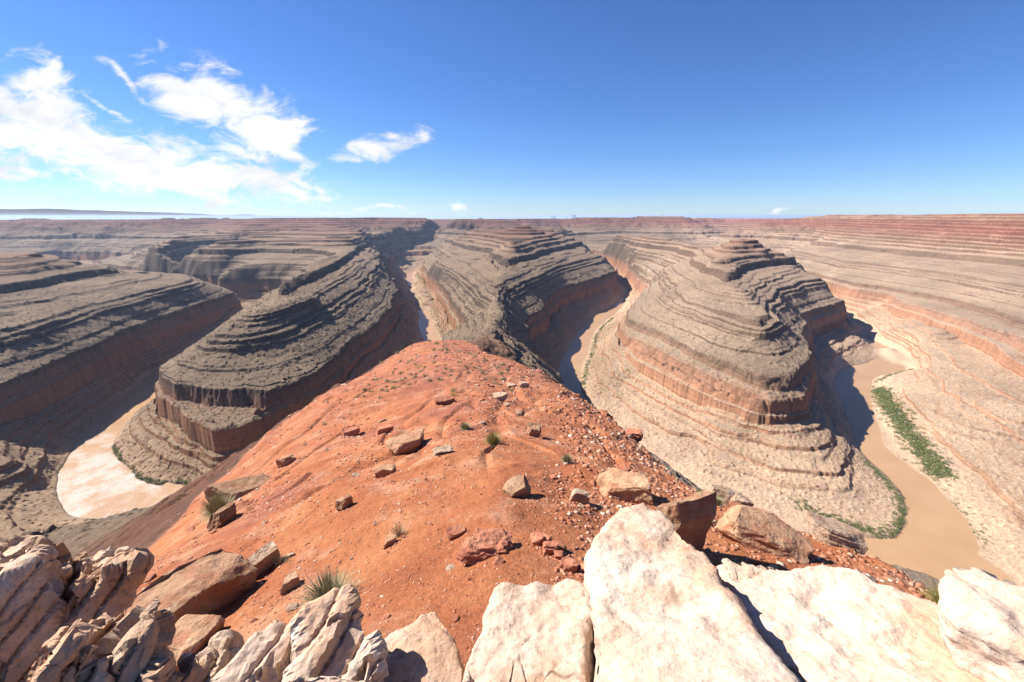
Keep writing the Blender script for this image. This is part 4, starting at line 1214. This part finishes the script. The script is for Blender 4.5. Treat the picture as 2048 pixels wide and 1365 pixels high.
def leaves(rg, n, R, H, size, shell=.5):
    V, T, A_ = [], [], []
    for i in range(n):
        v = rg.normal(0, 1, 3); v /= np.linalg.norm(v); v[2] = abs(v[2])
        p = v * (shell + (1 - shell) * rg.random()) * np.array([R, R, H]) * (1 + .18 * math.sin(5 * math.atan2(v[1], v[0]) + 3 * v[2]))
        a_, b_ = rg.normal(0, 1, 3), rg.normal(0, 1, 3)
        a_ /= np.linalg.norm(a_); b_ -= a_ * (a_ @ b_); b_ /= np.linalg.norm(b_)
        s1 = size * rg.uniform(.6, 1.3); s2 = s1 * .6
        V.append(np.array([p - a_ * s1, p + b_ * s2, p + a_ * s1, p - b_ * s2]))
        T.append(np.array([[0, 1, 2, 3]]) + 4 * i)
        A_.append(np.full(4, rg.random()))
    return V, T, A_

def empty(name, loc, label, cat, group=None):
    o = bpy.data.objects.new(name, None); o.location = loc; o.empty_display_size = .1
    scene.collection.objects.link(o)
    return tag(o, label, cat, group)

def bush(label, px, py, w, h, seed, mat, grass=False, n=420):
    """a near bush with foliage and stems"""
    p = hit(px, py)
    m = p.length / F_PX * .95
    R, H = w * m / 2, h * m
    rg = np.random.default_rng(seed)
    root = empty("bush" if not grass else "grass_tuft", p, label, "bush" if not grass else "grass")
    V, T, A_ = blades(rg, n, R * 1.5, H * 1.15, R * (.016 if not grass else .012), .25, .75)
    if not grass:
        V2, T2, A2 = blades(rg, 3 * n, R * 1.35, H * 1.2, R * .011, .15, .8)
        V3, T3, A3 = leaves(rg, n, R * .9, H * .95, R * .035, .3)
        fo = merge_mesh("foliage", V2 + V3, [t_ for t_ in T2] + [t_ + 6 * len(V2) for t_ in T3], mat, A2 + A3); fo.parent = root
        st = merge_mesh("stem", V[:40], T[:40], twig, A_[:40]); st.parent = root
    else:
        fo = merge_mesh("blade", V, T, mat, A_); fo.parent = root
        fo['kind'] = 'stuff'
    return root
bush("large dry bush behind the pointed pale stone", 662, 1205, 96, 46, 1, sage_leaf, False, 300)
bush("round yellow green bush right of the largest brown boulder", 986, 890, 40, 26, 2, yellow_leaf)
bush("small green bush above the round yellow green bush", 930, 859, 26, 14, 3, sage_leaf)
bush("thin green sprig bush right of the middle slope", 1134, 926, 26, 18, 4, sage_leaf)
bush("thorny brown bush above a block on the left slope", 440, 1032, 56, 38, 5, sage_leaf)
bush("low olive bush at the edge of the cream slab on the right", 1890, 1214, 50, 26, 6, yellow_leaf)
bush("grey green bush between red stones on the right rim", 1430, 1010, 30, 16, 7, sage_leaf)
bush("green grass like bush at the left of the tan rounded boulder", 1207, 970, 36, 30, 8, yellow_leaf, True, 240)
bush("green grass patch on top of the tan rounded boulder's left side", 1246, 968, 32, 14, 9, yellow_leaf, True, 160)
bush("dry straw grass beside the small dark brown stone", 798, 1072, 46, 28, 10, dry_leaf, True, 160)
bush("dry straw grass on the grey brown stone", 772, 948, 30, 22, 11, dry_leaf, True, 120)
bush("pale dead sprigs behind the brick shaped stone", 560, 1128, 34, 22, 12, dry_leaf, True, 120)

tufts = []
for k in range(6):
    rg = np.random.default_rng(60 + k)
    V, T, A_ = leaves(rg, 130, .5, .55, .075, .3)
    me_o = merge_mesh("shrub", V, T, (sage_leaf, sage_leaf, green_leaf, yellow_leaf, sage_leaf, dry_leaf)[k], A_)
    tufts.append(me_o.data); bpy.data.objects.remove(me_o)
SHRUBS = [(775,790),(845,815),(930,825),(600,835),(510,870),(820,875),(890,880),(935,870),(470,910),(530,885),(950,900),(1060,890),(835,940),(650,925),(1170,915),(1225,940),(310,1005),(490,990),(570,1000),(600,980),(820,1000),(1070,1000),(1210,950),(1320,985),(1240,985),(635,1020),(865,1030),(935,1025),(660,1050),(690,1035),(730,1045),(1165,1020),(1130,1040),(440,1065),(420,1105),(500,1105),(695,1085),(835,1080),(935,1065),(985,1085),(910,1105),(1220,1055),(1260,1035),(1190,1070),(1270,1065),(1350,1085),(1435,1045),(1490,1025),(1530,1070),(1480,1105),(725,1130),(640,1140),(590,1120),(300,1155),(255,1170),(540,1155),(605,1160),(360,1180),(410,1195),(500,1175),(455,1195),(775,1180),(865,1165),(890,1170),(970,1130),(1160,1100),(1285,1095),(1415,1155),(1315,1160),(1480,1165),(1505,1165),(575,1210),(480,1240),(430,1250),(355,1235),(360,1280),(310,1270),(200,1280),(140,1265),(185,1220),(130,1330),(295,1345),(65,1340),(1005,1315),(1010,1275),(1405,1200),(1465,1210),(1575,1275),(1685,1145)]
extra = [(648, 848), (622, 856), (655, 900), (610, 890), (1330, 905), (1370, 930), (1300, 890), (1240, 850), (1355, 960), (1400, 985), (1450, 1005), (1560, 1040), (1600, 1052), (1640, 1070), (1590, 1095), (1780, 1160), (1230, 880), (1180, 860)]
rg = np.random.default_rng(88)
for (a, b) in [(700 + a / 4.875, 520 + b / 4.875) for a, b in SHRUBS] + extra:
    p = hit(a, b + 1.5)
    if p.length > 420: continue
    sz = p.length / F_PX * rg.uniform(8, 15)
    k = int(rg.choice([0, 1, 2, 3, 4, 5], p=[.28, .24, .2, .08, .14, .06]))
    o = bpy.data.objects.new("shrub", tufts[k])
    o.location = p; o.rotation_euler = (0, 0, rg.uniform(0, 6.28)); o.scale = (sz, sz, sz * .8)
    scene.collection.objects.link(o)
    tag(o, ("small grey green shrub dotted on the red slope", "small grey green shrub dotted on the red slope", "small dark green shrub dotted on the red slope", "small yellowish shrub dotted on the red slope", "small grey green shrub dotted on the red slope", "small straw coloured shrub dotted on the red slope")[k],
        "shrub", ("grey green shrubs on the red slope", "grey green shrubs on the red slope", "dark green shrubs on the red slope", "yellowish shrubs on the red slope", "grey green shrubs on the red slope", "straw coloured shrubs on the red slope")[k])

# riverside thickets
def thicket(label, spots, seed, n, width, size, mat):
    """spots: photo pixels along the bank"""
    rg = np.random.default_rng(seed)
    L = np.array([P(a, b, BANK + 1)[:2] for a, b in spots])
    seg_ = np.linalg.norm(np.diff(L, axis=0), axis=1); cum = np.concatenate([[0], np.cumsum(seg_)])
    V, T, A_ = [], [], []
    nq = 0
    xs, ys = [], []
    for i in range(n):
        s_ = rg.uniform(0, cum[-1])
        x, y = np.interp(s_, cum, L[:, 0]), np.interp(s_, cum, L[:, 1])
        xs.append(x + rg.normal(0, width)); ys.append(y + rg.normal(0, width))
    z, _ = land(np.array(xs), np.array(ys))
    for i in range(n):
        if z[i] < BANK - 1.0: continue
        R = size * rg.uniform(.5, 1.4)
        v, t_, a_ = leaves(rg, 44, R, R * .8, R * .17, .45)
        base_ = rg.uniform(0, .75)
        for q, f_, aa in zip(v, t_, a_):
            V.append(q + np.array([xs[i], ys[i], max(z[i], BANK) - .2])); T.append(np.array([[0, 1, 2, 3]]) + nq); A_.append(np.clip(base_ + aa * .3, 0, 1)); nq += 4
    o = merge_mesh("riverside_thicket", V, T, mat, A_)
    return tag(o, label, "thicket", kind='stuff')
thicket("wide green thicket along the far bank of the right river", [(1758, 780), (1768, 805), (1788, 835), (1812, 872), (1840, 906), (1866, 935), (1884, 958)], 1, 1700, 7.0, 3.0, green_leaf)
thicket("green bank strip above the sharp bend of the right river", [(1750, 764), (1775, 755), (1800, 747), (1824, 742)], 2, 110, 2.2, 2.3, green_leaf)
thicket("patchy bushes on the outer bank of the right river near the pale slab", [(1885, 965), (1905, 1000), (1930, 1035), (1955, 1062), (1966, 1090)], 3, 110, 4.0, 1.6, green_leaf)
thicket("green thicket ringing the sandy point inside the right river bend", [(1728, 930), (1760, 955), (1790, 985), (1806, 1015), (1806, 1045), (1785, 1066), (1745, 1066), (1700, 1052), (1640, 1035), (1590, 1015)], 4, 800, 4.2, 1.8, green_leaf)
thicket("green strip along the bank of the centre right river", [(1226, 640), (1206, 656), (1194, 676), (1186, 704), (1176, 734), (1168, 760), (1168, 782)], 5, 420, 3.0, 2.8, green_leaf)
thicket("pale green strip on the bank left of the stepped mesa", [(836, 556), (850, 588), (864, 604), (868, 628), (870, 648), (880, 660), (890, 676)], 6, 330, 4.5, 3.0, green_leaf)
thicket("green bushes on the sandy inside of the glinting river bend", [(222, 892), (240, 922), (262, 948), (300, 964), (345, 968), (388, 968)], 7, 420, 3.6, 2.5, green_leaf)
thicket("thin bushes on the shaded outer bank of the glinting river", [(255, 782), (215, 812), (175, 852), (130, 905), (108, 960), (118, 1010)], 8, 150, 4.0, 1.8, green_leaf)
thicket("olive bushes on the near bank of the glinting river", [(165, 1040), (205, 1046), (245, 1048), (285, 1050)], 9, 100, 3.0, 1.6, green_leaf)

# ------------------------------------------------------------------ haze in the air
hz = bpy.data.materials.new("air")
hz.use_nodes = True
ht = hz.node_tree
for n in list(ht.nodes):
    if n.type != 'OUTPUT_MATERIAL': ht.nodes.remove(n)
pv = ht.nodes.new('ShaderNodeVolumePrincipled')
pv.inputs['Color'].default_value = (0.60, 0.75, 1.0, 1)
pv.inputs['Density'].default_value = 3.4e-5
pv.inputs['Anisotropy'].default_value = 0.2
ht.links.new(pv.outputs[0], ht.nodes['Material Output'].inputs['Volume'])
bm = bmesh.new()
bmesh.ops.create_cube(bm, size=1.0)
bmesh.ops.scale(bm, vec=(150000, 150000, 960), verts=bm.verts)
bmesh.ops.translate(bm, vec=(0, 0, 960 / 2 - 930), verts=bm.verts)
me = bpy.data.meshes.new("haze"); bm.to_mesh(me); bm.free(); me.materials.append(hz)
haze = bpy.data.objects.new("haze", me); scene.collection.objects.link(haze)
tag(haze, "thin pale blue haze in the air over the far canyon walls", "haze", kind='stuff')
